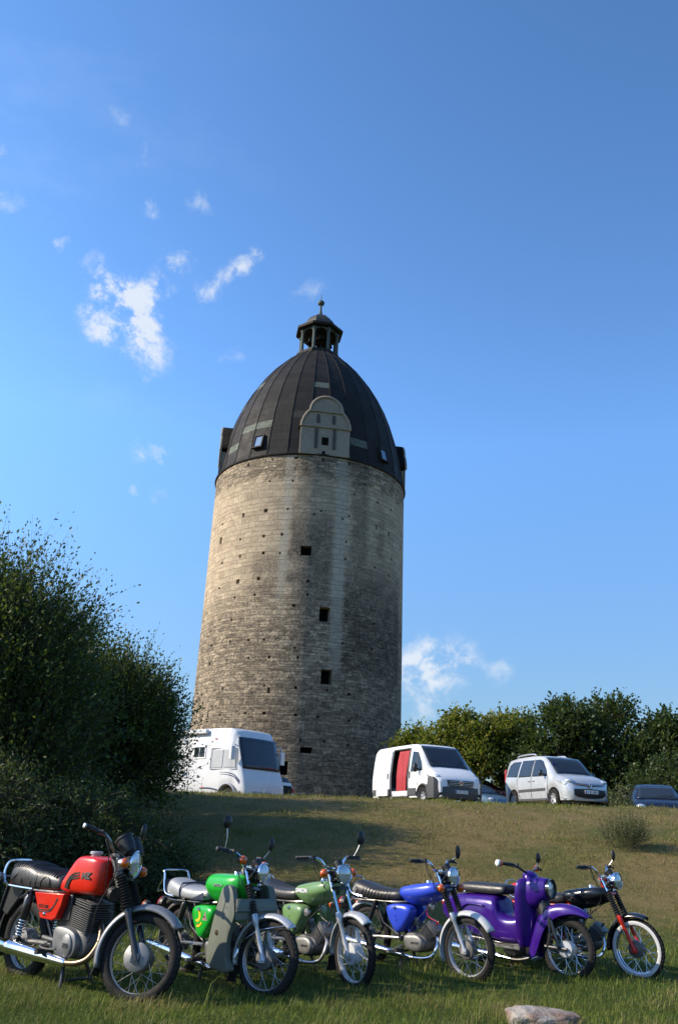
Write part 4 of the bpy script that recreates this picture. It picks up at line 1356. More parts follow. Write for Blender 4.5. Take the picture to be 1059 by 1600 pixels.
    cbk.lathe([(.03, -.08), (.032, .0), (.026, .05), (.02, .07)], (-.07, -.01, .52), (0, 0, 1), 12, caps=True)
    cbk.build('carburettor', M_['alud'], root)
    # exhaust
    hp = MB()
    hp.tube(spline([V3(.20, 0, .50), (.27, -.03, .45), (.315, -.08, .36), (.29, -.14, .27), (.20, -.172, .232), (.07, -.18, .222)], 5), .0215, 12)
    eo = hp.build('exhaust_header', M_['brown'], root)
    mf = MB()
    d = V3(-1.12, -.195, .285) - V3(.09, -.18, .222)
    L = d.length
    mf.lathe([(.022, 0), (.027, .01), (.030, .06), (.046, .36), (.049, .40), (.050, .72), (.053, .725), (.053, .74), (.050, .745), (.050, L * .93), (.042, L * .98), (.02, L), (.018, L * .95)], (.09, -.18, .222), d, 22)
    mf.build('muffler', M_['chrome'], eo, smooth=50)
    # bracketry, stand, pegs
    pgm = MB()
    pgm.tube([(-.2, -.10, .26), (-.17, -.16, .275)], .012, 8)
    pgm.tube([(-.17, -.17, .275), (-.16, -.28, .28)], .02, 10)
    pgm.build('footpeg', M_['blackp'], root)
    bp = MB()
    bp.tube(spline([(-.22, -.14, .33), (-.26, -.18, .305), (-.12, -.22, .30), (.0, -.225, .31)], 4), .008, 6)
    bp.tube([(-.30, -.13, .36), (-.12, -.14, .35)], .016, 8)
    bp.build('brake_pedal', M_['alud'], root)
    sd = MB()
    for s_ in (-1, 1):
        sd.tube([(-.05, s_ * .09, .24), (.0, s_ * .13, .1), (.02, s_ * .16, .02)], .016, 8)
    sd.tube([(.005, -.14, .09), (.005, .14, .09)], .012, 6)
    sd.build('centre_stand', M_['frame'], root)
    # seat
    st = bench([(-.905, .70, .80, .09), (-.895, .695, .855, .12), (-.83, .69, .882, .138), (-.70, .685, .887, .145), (-.58, .685, .868, .147), (-.52, .685, .846, .147), (-.46, .685, .842, .146), (-.36, .685, .838, .143), (-.26, .688, .822, .135), (-.19, .70, .80, .122), (-.175, .72, .77, .08)], root, M_['leather'])
    for k in range(20):
        x = -.84 + .031 * k
        zt = np.interp(x, [-.9, -.83, -.70, -.58, -.52, -.36, -.26], [.85, .878, .882, .865, .846, .836, .822])
        pp = MB()
        pp.tube(spline([(x, -.128, zt - .035), (x, -.112, zt - .012), (x, -.08, zt + .002), (x, 0, zt + .008), (x, .08, zt + .002), (x, .112, zt - .012), (x, .128, zt - .035)], 4), .0055, 6, flat=1)
        pp.build('seat_ridge', M_['leather'], st, smooth=180)
    rnd = random.Random(8)
    for k in range(6):     # folds in the loose cover
        x = -.78 + .1 * k + rnd.uniform(-.02, .02)
        wv = MB()
        wv.tube(spline([(x + .05 * rnd.uniform(-1, 1), -.142, .80), (x + .03 * rnd.uniform(-1, 1), -.147, .75), (x - .02, -.146, .70)], 5), [.001, .002, .003, .004, .005, .005, .005, .004, .003, .002, .001], 6)
        wv.build('seat_fold', M_['leather'], st, smooth=180)
    gb = MB()
    gb.tube(spline([(-.50, -.155, .69), (-.85, -.15, .70), (-.93, -.145, .735), (-.955, -.135, .81), (-.95, -.11, .872), (-.93, -.06, .888), (-.93, .06, .888), (-.95, .11, .872), (-.955, .135, .81), (-.93, .145, .735), (-.85, .15, .70), (-.50, .155, .69)], 5), .011, 8)
    gb.build('grab_rail', M_['chrome'], root)
    tl = MB()
    tl.lathe([(.02, -.06), (.055, -.03), (.06, 0)], (-.95, 0, .72), (-1, 0, 0), 18)
    to = tl.build('tail_lamp', M_['blackp'], root)
    t2 = MB()
    t2.lathe([(.058, 0), (.056, .03), (.001, .04)], (-.95, 0, .72), (-1, 0, 0), 18)
    t2.build('lens', M_['redlens'], to)
    for s_ in (-1, 1):
        indicator(root, I, (-.96, s_ * .19, .76), s_, .036, .13, -1, 'rear_turn_signal', bodym=M_['steel'])
    tp = MB()
    tp.box((-1.0, 0, .56), (.02, .19, .30), (0, rad(18), 0))
    tp.prism([(-.72, 0, .68), (-.98, 0, .69), (-1.03, 0, .50), (-.93, 0, .46)], (0, -.075, 0), (0, .075, 0))
    tp.build('plate_holder', M_['blackp'], root, bevel=.01)
    p0 = S @ Vector((bar[3][0] + .02, -bar[3][1], bar[3][2]))
    cable(root, [p0, p0 + V3(.05, 0, -.1), S @ (AX + a * .62 + V3(-.02, -.13, 0)), (.33, -.14, .62), (.27, -.13, .42), (.20, -.10, .36)], .004)
    cable(root, [p0, p0 + V3(.03, .03, -.1), (hd.x, -.12, .82), (.28, -.06, .68), (.05, 0, .55)], .004)


# ------------------------------------------------------------------ purple step-through scooter
def scooter():
    pos = bike_pos((2.385, 9.225), -50.2, 1.2)
    root = thing('moped', 'purple step-through scooter with wide leg shield, deep front mudguard and black bench seat', 'moped', (*pos, -.045), rad(-50.2), 'mopeds parked in a row on the grass')
    pur = paint('purple_paint', (.036, .008, .17), .1, .25)
    r, xf, xr = .273, .60, -.60
    rake = rad(25)
    a = Vector((-math.sin(rake), 0, math.cos(rake)))
    pf = Vector((math.cos(rake), 0, math.sin(rake)))
    AX = Vector((xf, 0, r))
    S = steering(AX + pf * .06 + V3(-.06, 0, 0), rake, rad(9))
    I = Matrix.Identity(4)
    wheel('front_wheel', root, S, AX, r, .037, .075, M_['chrome'], M_['chrome'], M_['silver'])
    wheel('rear_wheel', root, I, (xr, 0, r), r, .037, .075, M_['chrome'], M_['chrome'], M_['alu'])
    # front mudguard: deep skirted shell
    top = [(.868, .572), (.82, .612), (.74, .645), (.64, .667), (.53, .672), (.43, .655), (.345, .61), (.285, .53), (.245, .43), (.215, .32), (.19, .22), (.185, .175)]
    edge = [(.855, .556), (.80, .572), (.72, .580), (.635, .575), (.555, .555), (.48, .52), (.42, .47), (.375, .405), (.345, .33), (.318, .25), (.29, .185), (.275, .165)]
    rings = []
    n = len(top)
    for i, (t, e) in enumerate(zip(top, edge)):
        w = .085 * (.55 + .45 * min(1, i / 3.)) * (1 if i < n - 3 else 1.0)
        fx = lambda q: q if q < .6 else .6 + (q - .6) * .84
        T, E = V3(fx(t[0]), 0, t[1]), V3(fx(e[0]), 0, e[1])
        def at(k, y): return T.lerp(E, k) + V3(0, y, 0)
        rings.append([at(1, -w * 1.02), at(.7, -w), at(.35, -w * .93), at(.12, -w * .72), at(.02, -w * .38), at(0, 0), at(.02, w * .38), at(.12, w * .72), at(.35, w * .93), at(.7, w), at(1, w * 1.02)])
    m = MB(S)
    m.loft(rings, closed=False)
    m.build('front_mudguard', pur, root, smooth=180, solid=.004, sub=1)
    for s_ in (-1, 1):
        fk = MB(S)
        fk.tube(spline([AX + V3(-.16, s_ * .095, .26), AX + V3(-.15, s_ * .10, .10), AX + V3(-.17, s_ * .10, .0)], 4), [.018] * 9, 8)
        fk.tube([AX + V3(-.20, s_ * .10, .005), AX + V3(0, s_ * .098, 0), AX + V3(.03, s_ * .098, 0)], [.016, .016, .016], 8)
        fk.tube([AX + V3(-.05, s_ * .112, .01), AX + V3(-.13, s_ * .112, .24)], .018, 8)
        fk.build('fork_leg', M_['frame'], root)
    hbm = MB(S)
    hbm.lathe([(.001, -.082), (.068, -.078), (.074, -.07), (.074, -.045), (.001, -.045)], AX, (0, 1, 0), 24)
    hbm.build('brake_drum', M_['silver'], root)
    # main body shell
    stn = [(-.98, .50, .55, .05), (-.95, .46, .60, .10), (-.86, .40, .655, .145), (-.72, .33, .685, .172), (-.52, .285, .698, .185), (-.34, .262, .70, .186), (-.225, .258, .698, .184), (-.19, .256, .686, .182), (-.168, .255, .64, .178), (-.15, .255, .58, .176), (-.125, .254, .535, .174), (-.06, .253, .512, .168), (.02, .253, .508, .16), (.09, .255, .525, .15), (.15, .258, .57, .13), (.19, .262, .64, .11)]
    rings = []
    for x, zb, zt, w in stn:
        h = zt - zb
        rings.append([(x, w * .97, zb), (x, w, zb + h * .25), (x, w * .99, zb + h * .55), (x, w * .95, zb + h * .78), (x, w * .82, zt - h * .07), (x, w * .45, zt), (x, -w * .45, zt), (x, -w * .82, zt - h * .07), (x, -w * .95, zb + h * .78), (x, -w * .99, zb + h * .55), (x, -w, zb + h * .25), (x, -w * .97, zb)])
    b = MB()
    b.loft(rings)
    bo = b.build('body_shell', pur, root, smooth=180, sub=1)
    for k, (z0, x0, x1) in enumerate(((.46, -.55, -.42), (.40, -.58, -.44), (.33, -.56, -.45))):
        tr = MB()
        tr.box(((x0 + x1) / 2, -.188, z0), (x1 - x0, .006, .006))
        tr.build('trim_strip', M_['chrome'], bo, smooth=0)
    pr = MB()
    pr.tube(spline([(-.30, -.186, .585), (-.40, -.188, .592), (-.52, -.187, .588), (-.60, -.184, .54), (-.66, -.18, .47)], 5), .009, 8)
    pr.build('body_crease', pur, bo, smooth=180)
    # leg shield: bowed sheet seen from above as a shallow U
    rings = []
    for z, w, x0, dx in ((.25, .14, .175, .10), (.28, .16, .175, .11), (.36, .18, .178, .12), (.50, .20, .180, .13), (.65, .208, .182, .13), (.77, .205, .188, .12), (.83, .195, .195, .11), (.865, .16, .205, .09), (.875, .12, .215, .07)):
        rings.append([(x0 - .035 + .75 * dx * (1 - abs(u) ** 2.6) + .028 * (abs(u) > .97) * -1, u * w, z) for u in (-1, -.97, -.88, -.7, -.45, -.2, 0, .2, .45, .7, .88, .97, 1)])
    s = MB()
    s.loft(rings, closed=False)
    sh = s.build('leg_shield', pur, root, smooth=180, solid=.012, sub=1)
    # lamp nacelle
    rings = []
    for x, zc, hz, wy in ((.215, .775, .10, .11), (.26, .765, .125, .118), (.33, .765, .13, .114), (.385, .775, .115, .102), (.425, .788, .100, .096), (.445, .79, .094, .092)):
        ring = []
        for i in range(20):
            q = 2 * math.pi * i / 20
            zz = zc + hz * math.copysign(abs(math.sin(q)) ** .7, math.sin(q)) * (1.25 if math.sin(q) < 0 and x < .36 else 1)
            ring.append((x, wy * math.copysign(abs(math.cos(q)) ** .6, math.cos(q)), zz))
        rings.append(ring)
    SN = S @ Matrix.Translation((-.05, 0, 0))
    nz = MB(SN)
    nz.loft(rings)
    no = nz.build('lamp_nacelle', pur, root, smooth=180)
    hd = MB(SN)
    hd.lathe([(.086, -.004), (.09, .0), (.092, .03), (.087, .03), (.085, .0)], (.447, 0, .79), (1, 0, .02), 28)
    hd.build('lamp_visor', M_['blackgl'], no)
    gl = MB(SN)
    gl.lathe([(.0005, .022), (.04, .018), (.07, .008), (.085, 0)], (.449, 0, .79), (1, 0, .02), 26)
    gl.build('lens', M_['glassl'], no, smooth=80)
    bz = MB(SN)
    bz.lathe([(.001, .018), (.02, .014), (.026, 0)], (.39, -.035, .675), (1, -.2, -.2), 14)
    bz.build('lamp_badge', M_['chrome'], no)
    # fork fairing between shield and mudguard
    ff = MB(S)
    ff.tube([AX + a * .30 + V3(-.10, 0, 0), AX + a * .52 + V3(-.10, 0, 0)], [.075, .06], 14)
    ff.build('steering_column', M_['blackp'], root)
    # handlebar
    h0 = V3(.20, 0, .885)
    cs = MB(S)
    cs.loft([[(.17 + .075 * math.cos(q) * k + dx, .085 * math.sin(q) * k, z) for q in [2 * math.pi * i / 16 for i in range(16)]] for k, z, dx in ((1.15, .84, .03), (1.1, .88, .02), (.95, .915, .01), (.6, .94, 0), (.15, .948, 0))])
    co_ = cs.build('handlebar_cover', pur, root, smooth=60)
    bar = [(.17, 0, .92), (.165, .08, .93), (.14, .16, .962), (.10, .25, .985), (.055, .345, .985)]
    hb = handlebar(root, S, bar, M_['blackp'], M_['blackp'], gl=.13, barm=M_['blackp'])
    for s_ in (-1, 1):
        e, d0 = Vector((bar[-1][0], s_ * bar[-1][1], bar[-1][2])), Vector((bar[-1][0] - bar[-2][0], s_ * (bar[-1][1] - bar[-2][1]), 0)).normalized()
        ew = MB(S)
        ew.lathe([(.017, 0), (.030, .004), (.033, .012), (.032, .036)], e, d0, 18)
        eo = ew.build('bar_end_signal', M_['amber'], hb)
        ec = MB(S)
        ec.lathe([(.032, .036), (.03, .056), (.018, .066), (.001, .068)], e, d0, 18)
        ec.build('signal_cap', M_['badge'], eo)
    mirror(root, S, (.15, .13, .955), (.155, .20, 1.06), (-1, 0, 0), .045, shape=(.9, 1.2), stemm='steel')
    # seat
    bench([(-.70, .70, .75, .10), (-.685, .695, .785, .125), (-.60, .695, .80, .132), (-.40, .695, .80, .132), (-.22, .695, .80, .13), (-.12, .70, .80, .125), (-.085, .715, .79, .115), (-.075, .735, .77, .08)], root, M_['leather'])
    # running board, engine, exhaust, stand, tail
    for s_ in (-1, 1):
        rb = MB()
        rb.box((.02, s_ * .19, .245), (.34, .07, .022))
        ro = rb.build('running_board', M_['blackp'], root, bevel=.004)
        al = MB()
        al.box((.02, s_ * .228, .246), (.34, .008, .03))
        al.build('board_trim', M_['steel'], ro, smooth=0)
    en = MB()
    en.pillow(smooth_poly([(-.14, .30), (.0, .31), (.10, .28), (.12, .20), (.04, .15), (-.10, .16)], 4), 0, -.12)
    en.pillow(smooth_poly([(-.14, .30), (.0, .31), (.10, .28), (.12, .20), (.04, .15), (-.10, .16)], 4), 0, .12)
    eo = en.build('engine', M_['alud'], root, smooth=50)
    finned(eo, V3(.10, 0, .22), (1, 0, .15), (.13, .14, .12), 9, M_['alud'], 'cylinder')
    ex = MB()
    ex.tube(spline([(.20, -.06, .24), (.25, -.09, .23), (.24, -.13, .17), (.12, -.145, .135), (.0, -.15, .13)], 5), .0145, 10)
    xo = ex.build('exhaust', M_['frame'], root)
    mf = MB()
    mf.lathe([(.016, 0), (.034, .2), (.036, .5), (.036, .85), (.015, .95)], (.02, -.15, .13), (-1, -.02, .05), 16)
    mf.build('muffler', M_['chrome'], xo)
    sd = MB()
    for s_ in (-1, 1):
        sd.tube([(-.05, s_ * .06, .17), (.0, s_ * .12, .05), (.01, s_ * .14, .01)], .012, 8)
    sd.tube([(-.02, -.09, .1), (-.02, .09, .1)], .01, 6)
    sd.build('centre_stand', M_['frame'], root)
    for s_ in (-1, 1):
        k = MB()
        k.lathe([(.01, 0), (.024, .02), (.024, .16), (.014, .17), (.014, .24)], (-.50, s_ * .12, .50), (-.45, 0, -.9), 12)
        k.build('shock_absorber', M_['frame'], root)
    sw = MB()
    for s_ in (-1, 1):
        sw.tube([(-.14, s_ * .08, .26), (xr, s_ * .095, r)], .014, 8)
    sw.tube([(-.14, -.09, .26), (-.14, .09, .26)], .018, 8)
    sw.build('swing_arm', M_['frame'], root)
    tl = MB()
    tl.lathe([(.03, -.02), (.045, .02), (.043, .05), (.001, .06)], (-.96, 0, .56), (-1, 0, .2), 16)
    tl.build('tail_lamp', M_['redlens'], root)
    rk = MB()
    rk.tube(spline([(-.60, -.12, .70), (-.80, -.11, .72), (-.95, -.09, .735), (-.97, 0, .74), (-.95, .09, .735), (-.80, .11, .72), (-.60, .12, .70)], 4), .008, 8)
    rk.build('grab_rail', M_['chrome'], root)


# ------------------------------------------------------------------ the four light mopeds
red_motorcycle()

green = paint('green_paint', (.012, .36, .030))
ro, S2, d2 = moped(dict(name='moped', label='bright green moped with big grey leg shields, silver seat and stickers on its side cover', pos=bike_pos((-.403, 7.528), -49.2, 1.21), head=-49.2, steer=20,
      paint=green, fenderm=M_['silver'], stays=True, flap=True, ff0=50, ff1=196, rimm=M_['steel'], seatm=M_['leatherg'], rack='rack',
      sigL=.74, rfenderm=M_['alud'], signals=True, mirrors=[(-1, (.0, .02, .19), (.052, 1, 1.05)), (1, (.02, .08, .12), (.052, .8, 1.2))], cover_mark=False, tank=[(-.150, .675, .78, .10, .42), (-.148, .650, .815, .122, .45), (-.11, .625, .845, .138, .45), (-.06, .612, .852, .142, .45), (.06, .605, .855, .145, .46), (.16, .62, .857, .145, .45), (.24, .645, .858, .135, .44), (.29, .668, .856, .11, .42), (.315, .685, .85, .08, .42), (.32, .70, .84, .06, .4)], swingm=M_['frame']))
# leg shields
gsm = pbr('grey_green_shield', (.125, .14, .115), .55, var=.08, scale=4, dirt=.25)
lo = smooth_poly([(.215, .70), (.25, .765), (.33, .785), (.385, .755), (.42, .66), (.435, .575), (.405, .50), (.37, .42), (.36, .33), (.375, .25), (.425, .20), (.415, .17), (.30, .155), (.15, .175), (.085, .225), (.09, .32), (.15, .53)], 3)
for s_ in (-1, 1):
    m = MB()
    cx, cz = .25, .45
    m.loft([[(x - .02, s_ * .16, z) for x, z in lo], [(x - .01, s_ * .20, z) for x, z in lo], [(cx + (x - cx) * .97, s_ * .212, cz + (z - cz) * .985) for x, z in lo], [(cx + (x - cx) * .9, s_ * .216, cz + (z - cz) * .95) for x, z in lo]])
    so_ = m.build('leg_shield', gsm, ro, smooth=50)
    for q in ((.30, .665), (.33, .62)):
        k = MB()
        k.lathe([(.006, .003), (.0001, .004)], (q[0], s_ * .2155, q[1]), (0, s_, 0), 8)
        k.build('shield_bolt', M_['alud'], so_)
    k = MB()
    k.lathe([(.022, 0), (.02, .006), (.0001, .008)], (.215, s_ * .215, .43), (0, s_, 0), 14)
    k.build('shield_grommet', M_['brown'], so_)
m = MB()
m.loft([[(.43 + .03 * (1 - abs(u)), u * .2, z) for u in (-1, -.8, -.4, 0, .4, .8, 1)] for z in (.535, .545, .60, .61, .69)], closed=False)
m.tube([(.44, -.2, .605), (.47, 0, .605), (.44, .2, .605)], .008, 6)
m.build('shield_crosspiece', gsm, ro, smooth=50, solid=.006)
text('tank_lettering', 'SIMSON', .030, M_['leatherg'], d2['tank'], frame_M((.075, -.146, .765), (1, 0, .02), (0, .10, 1)), .003, xs=1.2)
yel = pbr('sticker_yellow', (.75, .50, .01), .45, var=.05)
rst = pbr('sticker_red', (.50, .02, .01), .45, var=.05)
cov = [o for o in ro.children if o.name.startswith('side_cover')][0]
stk = MB()
n = 12
outer = [(-.165 + .045 * math.cos(q), .515 + .045 * math.sin(q)) for q in [rad(-110 + 190 * i / n) for i in range(n + 1)]]
inner = [(-.18 + .035 * math.cos(q), .522 + .035 * math.sin(q)) for q in [rad(-110 + 190 * i / n) for i in range(n + 1)]]
stk.add([(x, -.1565, z) for x, z in outer + inner], [(i, i + 1, n + 2 + i, n + 1 + i) for i in range(n)])
stk.build('crescent_sticker', yel, cov, smooth=0, solid=.003)
for k, mt in ((0, rst), (1, yel)):
    st = MB()
    pts = [(-.155 + (.072 + .004 * k) * math.cos(q), .508 + (.072 + .004 * k) * math.sin(q)) for q in [rad(-100 + 68 * i / 8) for i in range(9)]]
    pin = [(-.155 + (.052 + .008 * k) * math.cos(q), .508 + (.052 + .008 * k) * math.sin(q)) for q in [rad(-100 + 68 * i / 8) for i in range(9)]]
    st.add([(x, -.1555 - .003 * k, z) for x, z in pts + pin], [(i, i + 1, 10 + i, 9 + i) for i in range(8)])
    st.build('arc_sticker', mt, cov, smooth=0, solid=.002)
for k, (mt, s_) in enumerate(((M_['badge'], 1), (rst, .86), (M_['badge'], .6), (M_['inkm'], .42))):
    t_ = MB()
    cx, cz = -.058, .515
    t_.prism([(cx - .034 * s_, -.155 - .0025 * k, cz - .024 * s_), (cx + .034 * s_, -.155 - .0025 * k, cz - .024 * s_), (cx, -.155 - .0025 * k, cz + .04 * s_)], (0, 0, 0), (0, -.002, 0))
    t_.build('triangle_sticker', mt, cov, smooth=0)
sw_ = MB()
sw_.tube([(-.50, -.138, .63), (-.505, -.142, .70), (-.50, -.12, .745), (-.5, 0, .752), (-.5, .12, .745), (-.505, .142, .70), (-.50, .138, .63)], .008, 6)
sw_.build('seat_strap', M_['blueseat'], d2['seat'])
fr_ = MB()
fr_.add([(-.13, -.137, .635), (-.34, -.1405, .63), (-.22, -.139, .665), (-.14, -.134, .70)], [(0, 1, 2, 3)])
fr_.build('seat_side_panel', M_['blueseat'], d2['seat'], smooth=0, solid=.004)
bk = MB()
bk.box((-.775, 0, .70), (.02, .22, .13))
bk.build('seat_back_panel', M_['blueseat'], d2['seat'], bevel=.006)

olive = paint('sage_green_paint', (.145, .255, .105))
ro, S3, d3 = moped(dict(name='moped', label='sage green moped with white lettering on the tank and a white spoked front wheel', pos=bike_pos((.302, 8.122), -51.8, 1.21), head=-51.8, steer=-4,
      paint=olive, fenderm=M_['silver'], gaiters=False, flap=True, ff0=52, ff1=190, rimm=M_['whitem'], spokem=M_['whitem'], hubm=M_['whitem'], hubr=.085,
      sigL=.665, mirrors=[(1, (.03, .06, .14), (.055, .9, 1.15))], headerm=M_['steel']))
ps = frame_M((-.005, -.1345, .716), (1, -.03, .03), (0, .04, 1))
text('tank_lettering_edge', 'SIMSON', .05, M_['inkm'], d3['tank'], Matrix.Translation((.003, .0005, -.002)) @ ps, .002, shear=.1, bold=.003)
text('tank_lettering', 'SIMSON', .05, M_['badge'], d3['tank'], ps, .0045, shear=.1, bold=.0012)
hn = MB()
hn.lathe([(.02, -.03), (.034, -.02), (.036, 0), (.03, .01), (.001, .012)], (.05, -.11, .545), (.3, -1, 0), 16)
hn.build('horn', M_['steel'], ro)

blue = paint('blue_paint', (.030, .065, .50))
ro, S4, d4 = moped(dict(name='moped', label='royal blue moped with white mudguards, quilted black seat and black fork gaiters', pos=bike_pos((1.36, 8.777), -44.4, 1.21), head=-44.4, steer=0,
      paint=blue, fenderm=M_['whitem'], ff0=34, ff1=203, rimm=M_['silver'], hubm=M_['alud'], sliderm=M_['silver'], seatpattern=True, diamond=True, redplug=True,
      bareshock=True, shockm=M_['blackp'], sigL=.545, mirrors=[(1, (.045, .05, .06), (.055, .7, 1.2))]))
hn = MB()
hn.lathe([(.02, -.03), (.03, -.02), (.032, 0), (.02, .012), (.001, .014)], (.23, -.07, .60), (1, -.5, 0), 16)
hn.build('horn', M_['steel'], ro)

scooter()

blk = paint('black_paint', (.010, .012, .016), .2, .15)
redf = paint('red_frame_paint', (.50, .022, .012))
ro, S6, d6 = moped(dict(name='moped', label='black moped with red frame and fork, white walled tyres and short black mudguard', pos=bike_pos((3.13, 9.48), -43.4, 1.21), head=-43.4, steer=-2,
      paint=blk, framem=redf, clampm=redf, swingm=redf, fenderm=M_['blackgl'], rfenderm=M_['blackgl'], ff0=68, ff1=188, rimm=M_['chrome'], spokem=M_['chrome'], sliderm=redf, whitewall=True,
      signals=False, mirrors=[(1, (.05, .02, .09), (.05, .5, 1.2))], lampm=M_['chrome'], cover_mark=True))
hp_ = MB()
hp_.loft([[(x, w * c_, .66 + h * (s__ * .5 + .5)) for c_, s__ in [(math.cos(q), math.sin(q)) for q in [2 * math.pi * i / 16 for i in range(16)]]] for x, w, h in ((-.80, .10, .09), (-.79, .12, .12), (-.72, .137, .145), (-.62, .138, .12))])
hp_ = hp_.build('seat_hump', redf, d6['seat'], smooth=50)
dm_ = MB()
dm_.prism([(-.70, -.139, .695), (-.675, -.139, .73), (-.70, -.139, .765), (-.725, -.139, .73)], (0, 0, 0), (0, -.004, 0))
dd = dm_.build('hump_emblem', M_['badge'], hp_, smooth=0)
d2_ = MB()
d2_.prism([(-.70, -.143, .706), (-.683, -.143, .73), (-.70, -.143, .754), (-.717, -.143, .73)], (0, 0, 0), (0, -.002, 0))
d2_.build('emblem_field', redf, d6['seat'], smooth=0)


# ------------------------------------------------------------------ cars and vans
V_ = dict(
    white=paint('white_car_paint', (.66, .67, .68), 0, .3),
    whiter=paint('white_motorhome_paint', (.56, .575, .59), 0, .38),
    silver=paint('silver_car_paint', (.50, .53, .56), .35, .3),
    navy=paint('navy_car_paint', (.006, .009, .024), .0, .35),
    teal=paint('blue_grey_car_paint', (.10, .17, .24), .3, .3),
    maroon=paint('maroon_car_paint', (.16, .012, .022), .1, .35),
    glass=pbr('car_glass', (.020, .027, .036), .05, 0, coat=.0, var=.25, scale=1.2, spec=.45),
    trim=pbr('grey_plastic_trim', (.055, .057, .06), .6, var=.15),
    dark=pbr('dark_interior', (.010, .010, .010), .8, var=.2),
    lamp=pbr('car_headlamp', (.66, .70, .74), .12, .55, coat=1, var=.3, scale=16),
    red=pbr('red_curtain', (.36, .018, .03), .7, var=.75, scale=30, bump=.2, bscale=40),
    plate=pbr('plate_white', (.68, .68, .66), .45, var=.04),
    eu=pbr('plate_blue', (.012, .03, .30), .45, var=.04),
    curtain=pbr('grey_blind', (.36, .38, .40), .7, var=.12),
    decal=pbr('dark_blue_decal', (.02, .03, .09), .35, var=.1),
    decalg=pbr('grey_decal', (.30, .31, .34), .35, var=.1),
)


